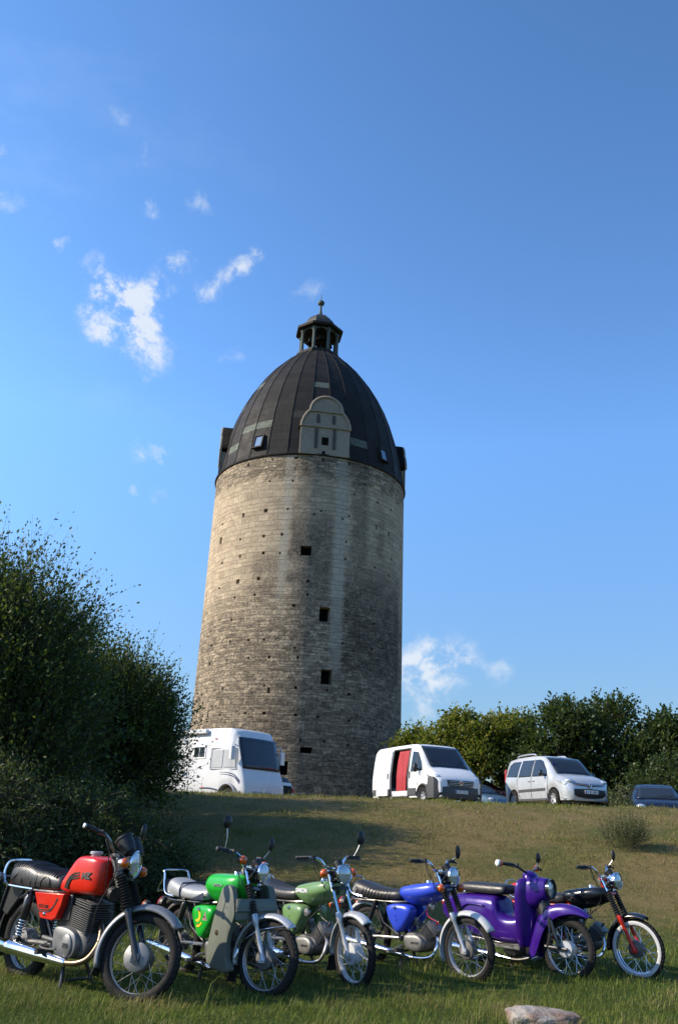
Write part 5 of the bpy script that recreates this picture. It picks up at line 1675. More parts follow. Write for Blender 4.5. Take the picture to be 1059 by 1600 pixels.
class Car:
    """body lofted from stations (x, z_bottom, z_belt, z_top, half width at belt, half width at top)"""
    def __init__(s, root, st, wheels, r, arch, mat, skip=None):
        s.root, s.st0 = root, st
        xs0 = [q[0] for q in st]
        fx = lambda k: (lambda x: float(np.interp(x, xs0, [q[k] for q in st])))
        s.zb0, s.belt, s.top, s.wb, s.wr = fx(1), fx(2), fx(3), fx(4), fx(5)
        xs = set(round(x, 3) for x in xs0)
        for wx in wheels:
            for k in range(13):
                xs.add(round(wx + arch * math.cos(math.pi * k / 12), 3))
            xs.add(round(wx + arch + .004, 3)); xs.add(round(wx - arch - .004, 3))
        x0, x1 = min(xs0), max(xs0)
        xs = sorted(x for x in xs if x0 <= x <= x1)
        def zb(x):
            b = s.zb0(x)
            for wx in wheels:
                if abs(x - wx) <= arch:
                    b = max(b, r + math.sqrt(max(0, arch ** 2 - (x - wx) ** 2)))
            return b
        rings = []
        for x in xs:
            b, be, t, w, v = zb(x), s.belt(x), s.top(x), s.wb(x), s.wr(x)
            half = [(w * .96, b), (w, b + (be - b) * .3), (w * 1.01, b + (be - b) * .6), (w, be), (w + (v - w) * .5, be + (t - be) * .52), (v, t - (t - be) * .12 - .005), (v * .9, t - .012), (v * .5, t + .012)]
            rings.append([(x, y, z) for y, z in half] + [(x, -y, z) for y, z in half[::-1]])
        m, n = MB(), 16
        m.v = [Vector(p) for rg in rings for p in rg]
        for i in range(len(rings) - 1):
            xm = (xs[i] + xs[i + 1]) / 2
            for j in range(n):
                if skip and skip(xm, j): continue
                k = (j + 1) % n
                m.f.append((i * n + j, i * n + k, (i + 1) * n + k, (i + 1) * n + j))
        m.f.append(tuple(range(n))[::-1]); m.f.append(tuple(range((len(rings) - 1) * n, len(rings) * n)))
        s.body = m.build('body', mat, root, smooth=38)
    def y(s, x, z):
        be, t = s.belt(x), s.top(x)
        w, v = s.wb(x), s.wr(x)
        if z <= be:
            return w * 1.005
        k = (z - be) / max(.05, t - be)
        return w + (v - w) * float(np.interp(k, [0, .52, .88, 1.0], [0, .5, 1.0, 1.06]))
    def side(s, name, poly, mat, sides=(-1, 1), off=.012, parent=None, thick=.01, n=6):
        out = []
        for sd in sides:
            P = []
            L = len(poly)
            for i in range(L):
                a, b = poly[i], poly[(i + 1) % L]
                for k in range(n):
                    P.append((a[0] + (b[0] - a[0]) * k / n, a[1] + (b[1] - a[1]) * k / n))
            cx = sum(p[0] for p in P) / len(P); cz = sum(p[1] for p in P) / len(P)
            rings = [[(cx + (x - cx) * k, sd * (s.y(cx + (x - cx) * k, cz + (z - cz) * k) + o), cz + (z - cz) * k) for x, z in P] for k, o in ((1, -.01), (1, off), (.96, off + .003), (.84, off + .003), (.7, off + .003), (.56, off + .003), (.42, off + .003), (.28, off + .003), (.14, off + .003), (.03, off + .003))]
            m = MB()
            m.loft(rings)
            out.append(m.build(name, mat, parent or s.root, smooth=40))
        return out
    def screen(s, name, x0, x1, mat, k=.86, off=.014, n=8, m=10, kx=0.0):
        b = MB()
        rows = []
        for i in range(n + 1):
            x = x0 + (x1 - x0) * i / n
            rows.append([(x + kx * (1 - (2 * j / m - 1) ** 2), s.wr(x) * k * (2 * j / m - 1), s.top(x) + off + .012 * (1 - (2 * j / m - 1) ** 2)) for j in range(m + 1)])
        b.loft(rows, closed=False)
        return b.build(name, mat, s.root, smooth=60, solid=.012)
    def wheels(s, xs, y, r, w=.10):
        for x in xs:
            for sd in (-1, 1):
                t = MB()
                t.lathe([(r * .62, -w), (r * .93, -w), (r, -w * .75), (r, w * .75), (r * .93, w), (r * .62, w)], (x, sd * y, r), (0, 1, 0), 28)
                to = t.build('wheel', M_['rubber'], s.root, smooth=40)
                h = MB()
                o = w * .75
                h.lathe([(.001, o * .7), (r * .16, o * .75), (r * .2, o * .5), (r * .55, o * .35), (r * .6, o), (r * .64, o)], (x, sd * y, r), (0, sd, 0), 28)
                for k in range(7):
                    q = 2 * math.pi * k / 7
                    h.tube([(x + r * .12 * math.cos(q), sd * (y + o * .72), r + r * .12 * math.sin(q)), (x + r * .6 * math.cos(q), sd * (y + o * .8), r + r * .6 * math.sin(q))], r * .075, 5)
                h.build('hubcap', M_['silver'], to, smooth=40)
    def plate(s, x, z, body, w=.52):
        p = MB()
        p.box((x, 0, z), (.012, w, .115))
        po = p.build('number_plate', V_['plate'], s.root, bevel=.004)
        e = MB()
        e.box((x + .007, -w / 2 + .03, z), (.004, .045, .105))
        e.build('plate_band', V_['eu'], po, smooth=0)
        text('plate_lettering', body, .105, M_['inkm'], po, frame_M((x + .008, .02, z), (0, 1, 0), (0, 0, 1)), .001, xs=.82)
    def mirrors(s, x, z, mat, big=.13):
        for sd in (-1, 1):
            y = s.y(x, z)
            m = MB()
            m.tube([(x, sd * (y - .02), z), (x + .02, sd * (y + .10), z + .02)], .03, 6)
            m.ball((x + .03, sd * (y + .17), z + .06), 1, 12, (.07, .09, big))
            m.build('door_mirror', mat, s.root, smooth=80)
    def seam(s, pts, mat=None, r=.008):
        for sd in (-1, 1):
            m = MB()
            m.tube([(x, sd * (s.y(x, z) + .002), z) for x, z in [(p.x, p.z) for p in spline([(x, 0, z) for x, z in pts], 5)]], r, 5)
            m.build('panel_seam', mat or V_['trim'], s.body, smooth=60)


def gz(x, y): return ground_z(x, y)


def cargo_van():
    x, y = 3.74, 34.6
    root = thing('cargo_van', 'white panel van with its side door open on a red curtain', 'van', (x, y, gz(x, y) - .12), rad(-66), 'vehicles parked on top of the bank')
    st = [(-2.48, .42, 1.15, 2.10, .93, .78), (-2.44, .36, 1.15, 2.20, .99, .85), (-2.2, .33, 1.15, 2.25, 1.02, .88), (-.78, .33, 1.15, 2.27, 1.025, .89), (.46, .33, 1.15, 2.27, 1.025, .89), (.8, .33, 1.16, 2.25, 1.02, .88), (1.0, .33, 1.17, 2.18, 1.02, .87), (1.35, .33, 1.18, 1.84, 1.02, .89), (1.72, .33, 1.16, 1.44, 1.02, .91), (1.84, .33, 1.13, 1.35, 1.01, .90), (2.1, .33, 1.05, 1.22, .98, .87), (2.32, .32, .94, 1.07, .92, .80), (2.42, .32, .86, .97, .86, .74), (2.47, .36, .80, .90, .80, .68)]
    c = Car(root, st, (-1.42, 1.56), .34, .42, V_['white'], skip=lambda xm, j: -.78 < xm < .46 and 10 <= j <= 13)
    # load space behind the open door
    m = MB()
    m.box((-.12, .1, 1.25), (1.9, 1.5, 1.75))
    m.build('load_space', V_['dark'], root, smooth=0)
    fr = MB()
    for xx in (-.80, .49):
        fr.tube([(xx, -1.02, .36), (xx, -1.035, 1.15), (xx, -.97, 1.7), (xx, -.90, 2.1)], .03, 6)
    fr.tube([(-.80, -1.02, .37), (.49, -1.02, .37)], .03, 6)
    fr.tube([(-.80, -.90, 2.10), (.49, -.90, 2.10)], .03, 6)
    fr.build('door_frame', V_['trim'], root)
    cu = MB()
    rows = []
    for i in range(15):
        z = 2.08 - 1.72 * i / 14
        yb = -(c.y(0, z) - .06)
        rows.append([(-.42 - .10 * (2.08 - z) + .035 * math.sin(z * 3) + .80 * j / 30, yb + .022 * math.sin(j * .95 + .8 * math.sin(z * 2.2)) + .012 * math.sin(j * 2.3), z) for j in range(31)])
    cu.loft(rows, closed=False)
    cu.build('curtain', V_['red'], root, smooth=180, solid=.008)
    # slid-back door, standing just proud of the flank
    c.side('sliding_door', [(-1.95, .42), (-.86, .42), (-.86, 1.15), (-.88, 2.08), (-1.95, 2.10), (-1.95, 1.15)], V_['white'], (-1,), off=.055)
    hd = MB()
    hd.box((-.98, -1.10, 1.13), (.05, .03, .22))
    hd.build('door_handle', M_['blackp'], root, bevel=.01)
    hd = MB()
    hd.box((.62, -1.04, 1.13), (.05, .03, .22))
    hd.build('door_handle', M_['blackp'], root, bevel=.01)
    c.side('side_moulding', [(-2.35, .46), (-1.98, .46), (-1.98, .66), (-2.35, .66)], V_['trim'], off=.02)
    c.side('side_moulding', [(-1.0, .42), (-.86, .42), (-.86, .66), (-1.0, .66)], V_['trim'], off=.062)
    c.side('side_moulding', [(.52, .42), (1.08, .42), (1.08, .66), (.52, .66)], V_['trim'], off=.02)
    c.side('side_window', [(.66, 1.24), (1.52, 1.26), (1.40, 1.52), (1.05, 1.94), (.70, 1.98)], V_['glass'])
    wp = MB()
    for sd in (-1, 1):
        wp = MB()
        wp.tube([(1.12, sd * (c.y(1.12, 1.25) + .02), 1.25), (1.08, sd * (c.y(1.08, 1.9) + .02), 1.9)], .02, 6)
        wp.build('window_pillar', V_['trim'], root)
    c.screen('windscreen', 1.02, 1.80, V_['glass'], .90)
    c.seam([(.58, .42), (.57, 1.2), (.60, 2.08)])
    c.seam([(1.16, .76), (1.30, 1.0), (1.56, 1.2)])
    c.seam([(-2.3, .98), (-1.97, .98)])
    c.mirrors(1.25, 1.30, M_['blackp'], .17)
    c.wheels((-1.42, 1.56), .90, .34, .11)
    ar = None
    for sd in (-1, 1):
        for wx in (1.56, -1.42):
            a_ = MB()
            a_.tube([(wx + .44 * math.cos(q), sd * 1.015, .34 + .44 * math.sin(q)) for q in [rad(4 + 172 * k / 16) for k in range(17)]], .03, 6)
            a_.build('wheel_arch_trim', V_['trim'], root, smooth=60)
    # dark front bumper wrapping round
    b = MB()
    rings = []
    for u in [-1 + .1 * k for k in range(21)]:
        au = abs(u)
        xx = 2.02 + .50 * math.sqrt(max(0, 1 - au ** 3.2))
        w = 1.035 * math.copysign(min(1, au * 1.08), u)
        zt = .70 + .34 * sstep((au - .55) / .4)
        rings.append([(xx - .25, w * .96, .30), (xx, w * .98, .30), (xx + .03, w, .42), (xx + .02, w, zt - .06), (xx - .02, w * .99, zt), (xx - .25, w * .96, zt)])
    b.loft(rings)
    b.build('front_bumper', V_['trim'], root, smooth=35)
    g = MB()
    g.prism([(2.46, -.56, .92), (2.46, .56, .92), (2.50, .50, .72), (2.50, -.50, .72)], (0, 0, 0), (.03, 0, 0))
    go = g.build('grille', M_['blackp'], root, bevel=.02)
    for k in range(3):
        sl_ = MB()
        sl_.box((2.52, 0, .76 + .055 * k), (.02, .98, .014))
        sl_.build('grille_slat', M_['steel'], go, smooth=0)
    for r_, mt, o in ((.075, M_['chrome'], .0), (.062, M_['redlens'], .008)):
        bd = MB()
        bd.lathe([(.001, .012), (r_, .01), (r_, 0)], (2.525 + o, 0, .84), (1, 0, 0), 24)
        bd.build('round_badge', mt, go)
    for sd in (-1, 1):
        h = MB()
        h.ball((2.14, sd * .80, 1.02), 1, 18, (.22, .15, .10))
        h.build('headlamp', V_['lamp'], root, smooth=80)
        f = MB()
        f.ball((2.44, sd * .78, .45), 1, 12, (.06, .09, .05))
        f.build('fog_lamp', V_['dark'], root)
    c.side('headlamp', [(1.78, 1.15), (1.98, .95), (2.33, .84), (2.36, .90), (2.18, 1.02)], V_['lamp'], off=.02)
    c.plate(2.565, .53, 'L KC 1313')
    for sd in (-1, 1):
        w_ = MB()
        w_.tube([(1.78, sd * .15, 1.415), (1.55, sd * .70, 1.66)], .012, 5)
        w_.build('wiper', M_['blackp'], root)


def silver_car():
    x, y = 8.17, 32.6
    root = thing('family_car', 'silver high-roofed family car with roof rails and tinted rear windows', 'car', (x, y, gz(x, y) - .0), rad(-72), 'vehicles parked on top of the bank')
    st = [(-2.10, .50, 1.0, 1.50, .74, .60), (-2.07, .36, 1.02, 1.68, .83, .66), (-1.95, .28, 1.04, 1.76, .88, .69), (-1.3, .25, 1.04, 1.81, .905, .71), (-.4, .25, 1.03, 1.825, .91, .715), (.2, .25, 1.02, 1.80, .91, .71), (.52, .25, 1.02, 1.74, .91, .70), (.78, .25, 1.02, 1.58, .91, .715), (1.08, .25, 1.02, 1.32, .91, .74), (1.30, .25, 1.0, 1.13, .905, .76), (1.6, .25, .95, 1.07, .89, .74), (1.88, .25, .86, .99, .84, .68), (2.03, .25, .78, .90, .76, .60), (2.12, .28, .68, .78, .66, .52), (2.15, .34, .60, .68, .58, .46)]
    c = Car(root, st, (-1.40, 1.29), .315, .375, V_['silver'])
    c.side('side_window', [(-.02, 1.08), (.98, 1.06), (.82, 1.30), (.50, 1.60), (.32, 1.66), (.02, 1.66)], V_['glass'])
    c.side('side_window', [(-.98, 1.09), (-.12, 1.08), (-.06, 1.66), (-.86, 1.68)], V_['glass'])
    c.side('side_window', [(-1.88, 1.14), (-1.08, 1.10), (-.98, 1.66), (-1.55, 1.66), (-1.78, 1.56)], V_['glass'])
    c.screen('windscreen', .56, 1.29, V_['glass'], .92)
    c.seam([(-.07, .36), (-.07, 1.0), (-.02, 1.70)])
    c.seam([(.98, .40), (1.0, .8), (1.02, 1.04)])
    c.seam([(-1.04, 1.06), (-1.05, .75), (-.95, .5), (-.9, .36)])
    c.side('side_moulding', [(-.95, .56), (-.10, .57), (-.10, .66), (-.95, .65)], V_['trim'], off=.016)
    c.side('side_moulding', [(-.04, .57), (.86, .58), (.86, .67), (-.04, .66)], V_['trim'], off=.016)
    c.side('sill', [(-.98, .255), (.88, .255), (.88, .33), (-.98, .33)], V_['trim'], off=.01)
    for xx in (-.22, .08):
        for sd in (-1, 1):
            h = MB()
            h.box((xx, sd * .935, .93), (.16, .03, .035))
            h.build('door_handle', V_['silver'], root, bevel=.008)
    c.mirrors(.80, 1.10, M_['blackgl'], .11)
    c.wheels((-1.40, 1.29), .80, .315, .10)
    for sd in (-1, 1):
        rr = MB()
        rr.tube(spline([(-1.45, sd * .62, 1.80), (-1.35, sd * .62, 1.87), (-.8, sd * .62, 1.895), (-.3, sd * .62, 1.885), (-.12, sd * .62, 1.83)], 5), .026, 8)
        rr.build('roof_rail', M_['silver'], root)
        h = MB()
        h.ball((1.90, sd * .66, .875), 1, 18, (.20, .15, .085))
        h.build('headlamp', V_['lamp'], root, smooth=80)
        f = MB()
        f.lathe([(.11, -.05), (.115, 0), (.09, .015), (.085, -.01), (.06, 0), (.001, .012)], (2.03, sd * .64, .47), (1, sd * .35, 0), 20)
        f.build('fog_lamp', M_['blackgl'], root)
        tl = MB()
        tl.box((-2.03, sd * .80, 1.16), (.12, .10, .52))
        tl.build('tail_lamp', M_['redlens'], root, bevel=.02)
    g = MB()
    pts = []
    for k in range(13):
        u = -1 + k / 6
        pts.append((2.165 - .10 * u * u, u * .62, .80))
    g.loft([[(p[0] - .16, p[1], .80 + .04 * abs(p[1])) for p in pts], [(p[0] + .015, p[1], .775 + .05 * abs(p[1])) for p in pts], [(p[0] + .03, p[1], .72 + .04 * abs(p[1])) for p in pts], [(p[0] - .1, p[1], .70) for p in pts]], closed=False)
    go = g.build('upper_grille', M_['blackgl'], root, smooth=40)
    cr = MB()
    cr.tube([(p[0] + .035, p[1], .745 + .045 * abs(p[1])) for p in pts], .013, 6)
    cr.build('grille_strip', M_['chrome'], go)
    lg = MB()
    X = 2.20
    o_ = [(0, .095), (.062, 0), (0, -.095), (-.062, 0)]
    i_ = [(0, .045), (.028, 0), (0, -.045), (-.028, 0)]
    lg.loft([[(X - .03, yy, .755 + zz) for yy, zz in o_], [(X + .005, yy, .755 + zz) for yy, zz in o_], [(X + .02, yy * .75, .755 + zz * .75) for yy, zz in o_], [(X + .005, yy, .755 + zz) for yy, zz in i_], [(X - .03, yy, .755 + zz) for yy, zz in i_]])
    lg.build('diamond_badge', M_['chrome'], go, smooth=0)
    lw = MB()
    pts = [(2.215 - .07 * (u * u), u * .60) for u in [-1 + k / 6 for k in range(13)]]
    lw.loft([[(p[0] - .2, p[1], .66 - .06 * abs(p[1])) for p in pts], [(p[0] + .0, p[1], .63 - .03 * abs(p[1])) for p in pts], [(p[0] + .02, p[1], .46) for p in pts], [(p[0] - .02, p[1], .33 + .06 * abs(p[1])) for p in pts], [(p[0] - .2, p[1], .32) for p in pts]], closed=False)
    lw.build('lower_grille', M_['blackp'], root, smooth=40)
    bp = MB()
    pts = [(2.17 - .30 * abs(u) ** 2.4, u * .86) for u in [-1 + k / 8 for k in range(17)]]
    bp.loft([[(p[0] - .25, p[1] * .98, .24) for p in pts], [(p[0] + .01, p[1], .25) for p in pts], [(p[0] + .03, p[1], .31) for p in pts], [(p[0] - .0, p[1], .33) for p in pts], [(p[0] - .25, p[1], .33) for p in pts]], closed=False)
    bp.build('bumper_lip', V_['silver'], root, smooth=40)
    c.side('headlamp', [(1.48, .98), (1.62, .84), (1.95, .74), (2.02, .80), (1.85, .90)], V_['lamp'], off=.02)
    c.plate(2.255, .53, 'C BL 3604')
    an = MB()
    an.tube([(.45, 0, 1.77), (.05, .02, 2.35)], .006, 5)
    an.build('roof_aerial', M_['blackp'], root)
    sk = MB()
    sk.box((.95, -.60, 1.47), (.012, .1, .08), (0, rad(41), 0))
    sk.build('screen_sticker', V_['eu'], root, smooth=0)


def small_car(label, name, pos, head, mat, scale=1., dz=0., plate=None):
    root = thing(name, label, 'car', (*pos, gz(*pos) + dz), rad(head), 'vehicles parked on top of the bank')
    st = [(-1.95, .45, .88, 1.05, .70, .55), (-1.92, .32, .90, 1.15, .78, .58), (-1.75, .25, .92, 1.36, .83, .58), (-1.4, .22, .93, 1.46, .86, .60), (-.5, .22, .93, 1.50, .87, .62), (.1, .22, .92, 1.48, .87, .61), (.42, .22, .92, 1.40, .87, .61), (.75, .22, .92, 1.20, .87, .66), (1.08, .22, .92, 1.0, .86, .72), (1.5, .22, .86, .93, .84, .70), (1.85, .22, .75, .82, .78, .64), (2.0, .26, .62, .68, .68, .55), (2.03, .34, .55, .60, .6, .5)]
    st = [tuple([q[0] * scale] + [v * (scale if i < 3 else 1) for i, v in enumerate(q[1:])]) for q in st]
    k = scale
    c = Car(root, st, (-1.25 * k, 1.25 * k), .30, .36, mat)
    c.side('side_window', [(-.05 * k, .97 * k), (.82 * k, .97 * k), (.40 * k, 1.36 * k), (.0, 1.40 * k)], V_['glass'])
    c.side('side_window', [(-1.45 * k, .99 * k), (-.12 * k, .97 * k), (-.06 * k, 1.40 * k), (-1.25 * k, 1.36 * k)], V_['glass'])
    c.screen('windscreen', .45 * k, 1.07 * k, V_['glass'], .9)
    c.screen('rear_window', -1.90 * k, -1.52 * k, V_['glass'], .85)
    c.mirrors(.70 * k, 1.0 * k, M_['blackp'], .09)
    c.wheels((-1.25 * k, 1.25 * k), .76, .30, .09)
    c.seam([(-.08 * k, .3), (-.08 * k, .95 * k), (-.03 * k, 1.42 * k)])
    for sd in (-1, 1):
        h = MB()
        h.ball((1.82 * k, sd * .62, .74 * k), 1, 14, (.17, .16, .085))
        h.build('headlamp', V_['lamp'], root, smooth=80)
        tl = MB()
        tl.box((-1.93 * k, sd * .66, .86 * k), (.08, .16, .22))
        tl.build('tail_lamp', M_['redlens'], root, bevel=.02)
        w_ = MB()
        w_.tube([(1.06 * k, sd * .12 - .1, 1.035 * k), (.93 * k, sd * .12 + .38, 1.125 * k)], .011, 5)
        w_.build('wiper', M_['blackp'], root)
    g = MB()
    g.box((2.03 * k, 0, .5 * k), (.04, .8, .16))
    g.build('grille', M_['blackp'], root, bevel=.01)
    return c


def motorhome():
    x, y = -4.78, 35.6
    root = thing('motorhome', 'white integrated motorhome with huge windscreen parked beside the dark trees', 'motorhome', (x, y, gz(x, y) - .38), rad(-41), 'vehicles parked on top of the bank')
    st = [(-3.6, .55, 1.2, 2.72, 1.10, 1.06), (-3.55, .45, 1.2, 2.80, 1.14, 1.10), (-1.0, .42, 1.2, 2.84, 1.15, 1.11), (1.9, .42, 1.2, 2.84, 1.15, 1.10), (2.4, .40, 1.2, 2.82, 1.15, 1.08), (2.60, .38, 1.2, 2.74, 1.14, 1.03), (2.70, .36, 1.2, 2.62, 1.12, .98), (2.79, .36, 1.2, 2.48, 1.10, .98), (3.00, .34, 1.2, 1.80, 1.08, .98), (3.15, .33, 1.12, 1.32, 1.06, .97), (3.24, .32, 1.0, 1.16, 1.04, .95), (3.34, .32, .80, .94, 1.0, .90), (3.38, .36, .62, .70, .95, .84)]
    c = Car(root, st, (-1.9, 2.55), .34, .44, V_['whiter'])
    c.screen('windscreen', 2.795, 3.145, V_['glass'], 1.0, off=.018, kx=.03)
    c.side('side_window', [(1.65, 1.38), (2.22, 1.38), (2.22, 2.02), (1.65, 2.02)], V_['curtain'], off=.02)
    c.side('side_window', [(2.27, 1.38), (2.86, 1.38), (2.76, 2.02), (2.27, 2.02)], V_['curtain'], off=.02)
    c.side('side_window', [(.55, 1.72), (1.25, 1.72), (1.25, 2.20), (.55, 2.20)], M_['badge'], off=.02)
    c.side('window_pane', [(.61, 1.78), (.88, 1.78), (.88, 2.14), (.61, 2.14)], V_['glass'], off=.034)
    c.side('window_pane', [(.92, 1.78), (1.19, 1.78), (1.19, 2.14), (.92, 2.14)], V_['glass'], off=.034)
    for sd in (-1, 1):
        f = MB()
        f.tube([(x_, sd * (c.y(x_, z_) + .03), z_) for x_, z_ in ((1.6, 1.33), (2.92, 1.33), (2.80, 2.07), (1.6, 2.07), (1.6, 1.33))], .018, 5)
        f.build('window_frame', M_['silver'], root)
        aw = MB()
        aw.box((-.9, sd * 1.17, 2.70), (4.4, .16, .17))
        aw.build('awning_case', V_['whiter'], root, bevel=.03)
        for k, (z0, o) in enumerate(((1.22, 0), (1.15, .05))):
            d = MB()
            pts = spline([(2.1 + o, 0, z0), (2.5, 0, z0 - .02), (2.85, 0, z0 - .10), (3.12, 0, z0 - .32)], 6)
            d.tube([(p.x, sd * (c.y(p.x, p.z) + .004), p.z) for p in pts], [.006 + .02 * i / len(pts) for i in range(len(pts))], 5)
            d.build('swoosh_decal', V_['decal'], root)
        d = MB()
        pts = spline([(1.1, 0, .66), (1.6, 0, .66), (2.05, 0, .60)], 6)
        d.tube([(p.x, sd * (c.y(p.x, p.z) + .004), p.z) for p in pts], .022, 5)
        d.build('stripe_decal', V_['decal'], root)
        d = MB()
        pts = spline([(-1.6, 0, 1.05), (-.4, 0, 1.08), (.6, 0, 1.0), (1.15, 0, .80)], 6)
        d.tube([(p.x, sd * (c.y(p.x, p.z) + .004), p.z) for p in pts], .016, 5)
        d.build('swoosh_decal', V_['decalg'], root)
        for lx, lz in ((1.25, .68), (1.75, 2.42)):
            l = MB()
            l.box((lx, sd * (c.y(lx, lz) + .01), lz), (.12, .02, .05))
            l.build('marker_lamp', M_['amber'] if lz < 1 else M_['redlens'], root, bevel=.006)
        a_ = MB()
        a_.tube([(2.55 + .47 * math.cos(q), sd * 1.15, .34 + .47 * math.sin(q)) for q in [rad(2 + 176 * k / 16) for k in range(17)]], .045, 6)
        a_.build('wheel_arch_trim', V_['decalg'], root, smooth=60)
        mr = MB()
        mr.tube(spline([(2.62, sd * 1.08, 2.25), (2.80, sd * 1.25, 2.28), (2.86, sd * 1.30, 2.15)], 4), .025, 6)
        mr.box((2.86, sd * 1.30, 1.88), (.14, .20, .48))
        mr.build('door_mirror', V_['whiter'], root, bevel=.03)
        for k in range(2):
            h = MB()
            h.lathe([(.11, -.04), (.115, 0), (.10, .02), (.05, .035), (.001, .04)], (3.24 + .05 * k, sd * (.92 - .21 * k), .90), (1, sd * .3, .25), 20)
            h.build('headlamp', V_['lamp'], root, smooth=60)
    bp = MB()
    pts = [(3.42 - .30 * abs(u) ** 3, u * 1.08) for u in [-1 + k / 8 for k in range(17)]]
    bp.loft([[(p[0] - .3, p[1] * .98, .30) for p in pts], [(p[0], p[1], .30) for p in pts], [(p[0] + .05, p[1], .42) for p in pts], [(p[0] + .03, p[1], .58) for p in pts], [(p[0] - .3, p[1], .64) for p in pts]], closed=False)
    bp.build('front_bumper', V_['decalg'], root, smooth=40)
    g = MB()
    g.box((3.465, 0, .46), (.03, 1.3, .12))
    g.build('grille', M_['blackp'], root, bevel=.02)
    c.plate(3.49, .40, 'K WM 2210')
    c.wheels((-1.9, 2.55), .98, .34, .11)
    c.seam([(.42, .45), (.40, 1.3), (.40, 2.2)], V_['decalg'])
    c.seam([(1.20, .48), (1.22, 1.05)], V_['decalg'])
    c.seam([(.42, .9), (1.20, .92)], V_['decalg'], .006)


motorhome()
cargo_van()
silver_car()
small_car('dark blue car seen nose on, half sunk behind the crest at the right edge', 'parked_car', (11.15, 31.0), -104, V_['navy'], 1.06, .24)
small_car('small blue-grey car mostly hidden between the white van and the silver car', 'parked_car', (7.3, 44.5), -60, V_['teal'], 1.0, -.30)
small_car('maroon car with only its roof showing behind the blue-grey car', 'parked_car', (8.6, 51.0), -20, V_['maroon'], 1.05, .1)
wc = small_car('white car with dark tailgate and red lamp showing past the nose of the motorhome', 'parked_car', (-3.5, 43.0), 142, V_['white'], 1.0, -.35)
tg = MB()
tg.box((-1.965, 0, .72), (.06, 1.12, .66))
tg.build('tailgate', V_['dark'], wc.root, bevel=.03)


# ------------------------------------------------------------------ vegetation
def leaf_material(name, a, b_, c_, trans=.35, rough=.5):
    m, t, b = new_mat(name)
    at = t.new('ShaderNodeAttribute', attribute_name='tone')
    r = t.sep(at.outputs['Vector'])
    col = t.mix(r[0], a, b_)
    col = t.mix(t.m('MULTIPLY', t.rng(r[1], .55, 1.0), .9), col, c_)
    t.put(b.inputs['Base Color'], col)
    b.inputs['Roughness'].default_value = rough
    b.inputs['Specular IOR Level'].default_value = .3
    tr = t.new('ShaderNodeBsdfTranslucent')
    t.put(tr.inputs['Color'], t.mix(.5, col, t.mix(r[0], (.10, .16, .01), (.16, .22, .02))))
    mx = t.new('ShaderNodeMixShader')
    mx.inputs[0].default_value = trans
    out = m.node_tree.nodes['Material Output']
    m.node_tree.links.new(b.outputs[0], mx.inputs[1])
    m.node_tree.links.new(tr.outputs[0], mx.inputs[2])
    m.node_tree.links.new(mx.outputs[0], out.inputs['Surface'])
    return m


def quads(name, verts, tone, mat, parent=None, per=4, faces=None):
    """verts (n*per,3) -> one mesh; tone (n,2) per leaf"""
    n = len(verts) // per
    me = bpy.data.meshes.new(name)
    me.vertices.add(len(verts))
    me.vertices.foreach_set('co', np.asarray(verts, np.float32).ravel())
    fs = faces if faces is not None else [list(range(per))]
    sizes = [len(f) for f in fs]
    tot = sum(sizes)
    idx = np.concatenate([np.asarray(f) for f in fs])
    loops = (np.arange(n)[:, None] * per + idx[None, :]).ravel()
    me.loops.add(n * tot)
    me.loops.foreach_set('vertex_index', loops.astype(np.int32))
    me.polygons.add(n * len(fs))
    st = (np.arange(n)[:, None] * tot + np.concatenate([[0], np.cumsum(sizes)[:-1]])[None, :]).ravel()
    me.polygons.foreach_set('loop_start', st.astype(np.int32))
    try:
        me.polygons.foreach_set('loop_total', np.tile(sizes, n).astype(np.int32))
    except Exception:
        pass
    at = me.attributes.new('tone', 'FLOAT_VECTOR', 'POINT')
    t3 = np.zeros((n, 3), np.float32)
    t3[:, :2] = tone
    at.data.foreach_set('vector', np.repeat(t3, per, axis=0).ravel())
    me.update(calc_edges=True)
    me.validate()
    me.materials.append(mat)
    o = bpy.data.objects.new(name, me)
    COL.objects.link(o)
    if parent: o.parent = parent
    return o


def norm(a): return a / np.maximum(1e-9, np.linalg.norm(a, axis=-1, keepdims=True))


def leaves_from(P, D, rng, size, jitter=.7, asp=.5):
    """rhombic leaves at points P pointing roughly along D"""
    n = len(P)
    d = norm(D + rng.normal(0, jitter, (n, 3)))
    s = norm(np.cross(d, rng.normal(0, 1, (n, 3))))
    L = size * rng.uniform(.6, 1.35, (n, 1))
    W = L * asp
    nn = np.cross(d, s)
    v = np.stack([P, P + d * L * .45 + s * W * .5 + nn * L * .06, P + d * L, P + d * L * .5 - s * W * .5 + nn * L * .06], 1)
    return v.reshape(-1, 3)


def shoots(rng, bases, dirs, length, nl, bend, spread=.05):
    """points along curved twigs: returns leaf points, directions and the twig polylines"""
    n = len(bases)
    t = np.linspace(.08, 1, nl)[None, :, None]
    L = (length * rng.uniform(.45, 1.25, n) * np.where(rng.random(n) < .03, 1.45, 1.0))[:, None, None]
    b = np.asarray(bend, float)[None, None, :] * (t ** 2) * L
    side = norm(rng.normal(0, 1, (n, 3)))[:, None, :] * (t ** 2) * L * .22
    P = bases[:, None, :] + dirs[:, None, :] * t * L + b + side
    D = dirs[:, None, :] + np.asarray(bend, float)[None, None, :] * 2 * t
    line = P[:, [0, nl // 2, nl - 1]]
    line = np.concatenate([bases[:, None], line], 1)
    P = P + rng.normal(0, spread, P.shape)
    return P.reshape(-1, 3), np.broadcast_to(D, P.shape).reshape(-1, 3), line


BARK = pbr('bark', (.055, .042, .030), .9, var=.4, scale=6, bump=.6, bscale=22)


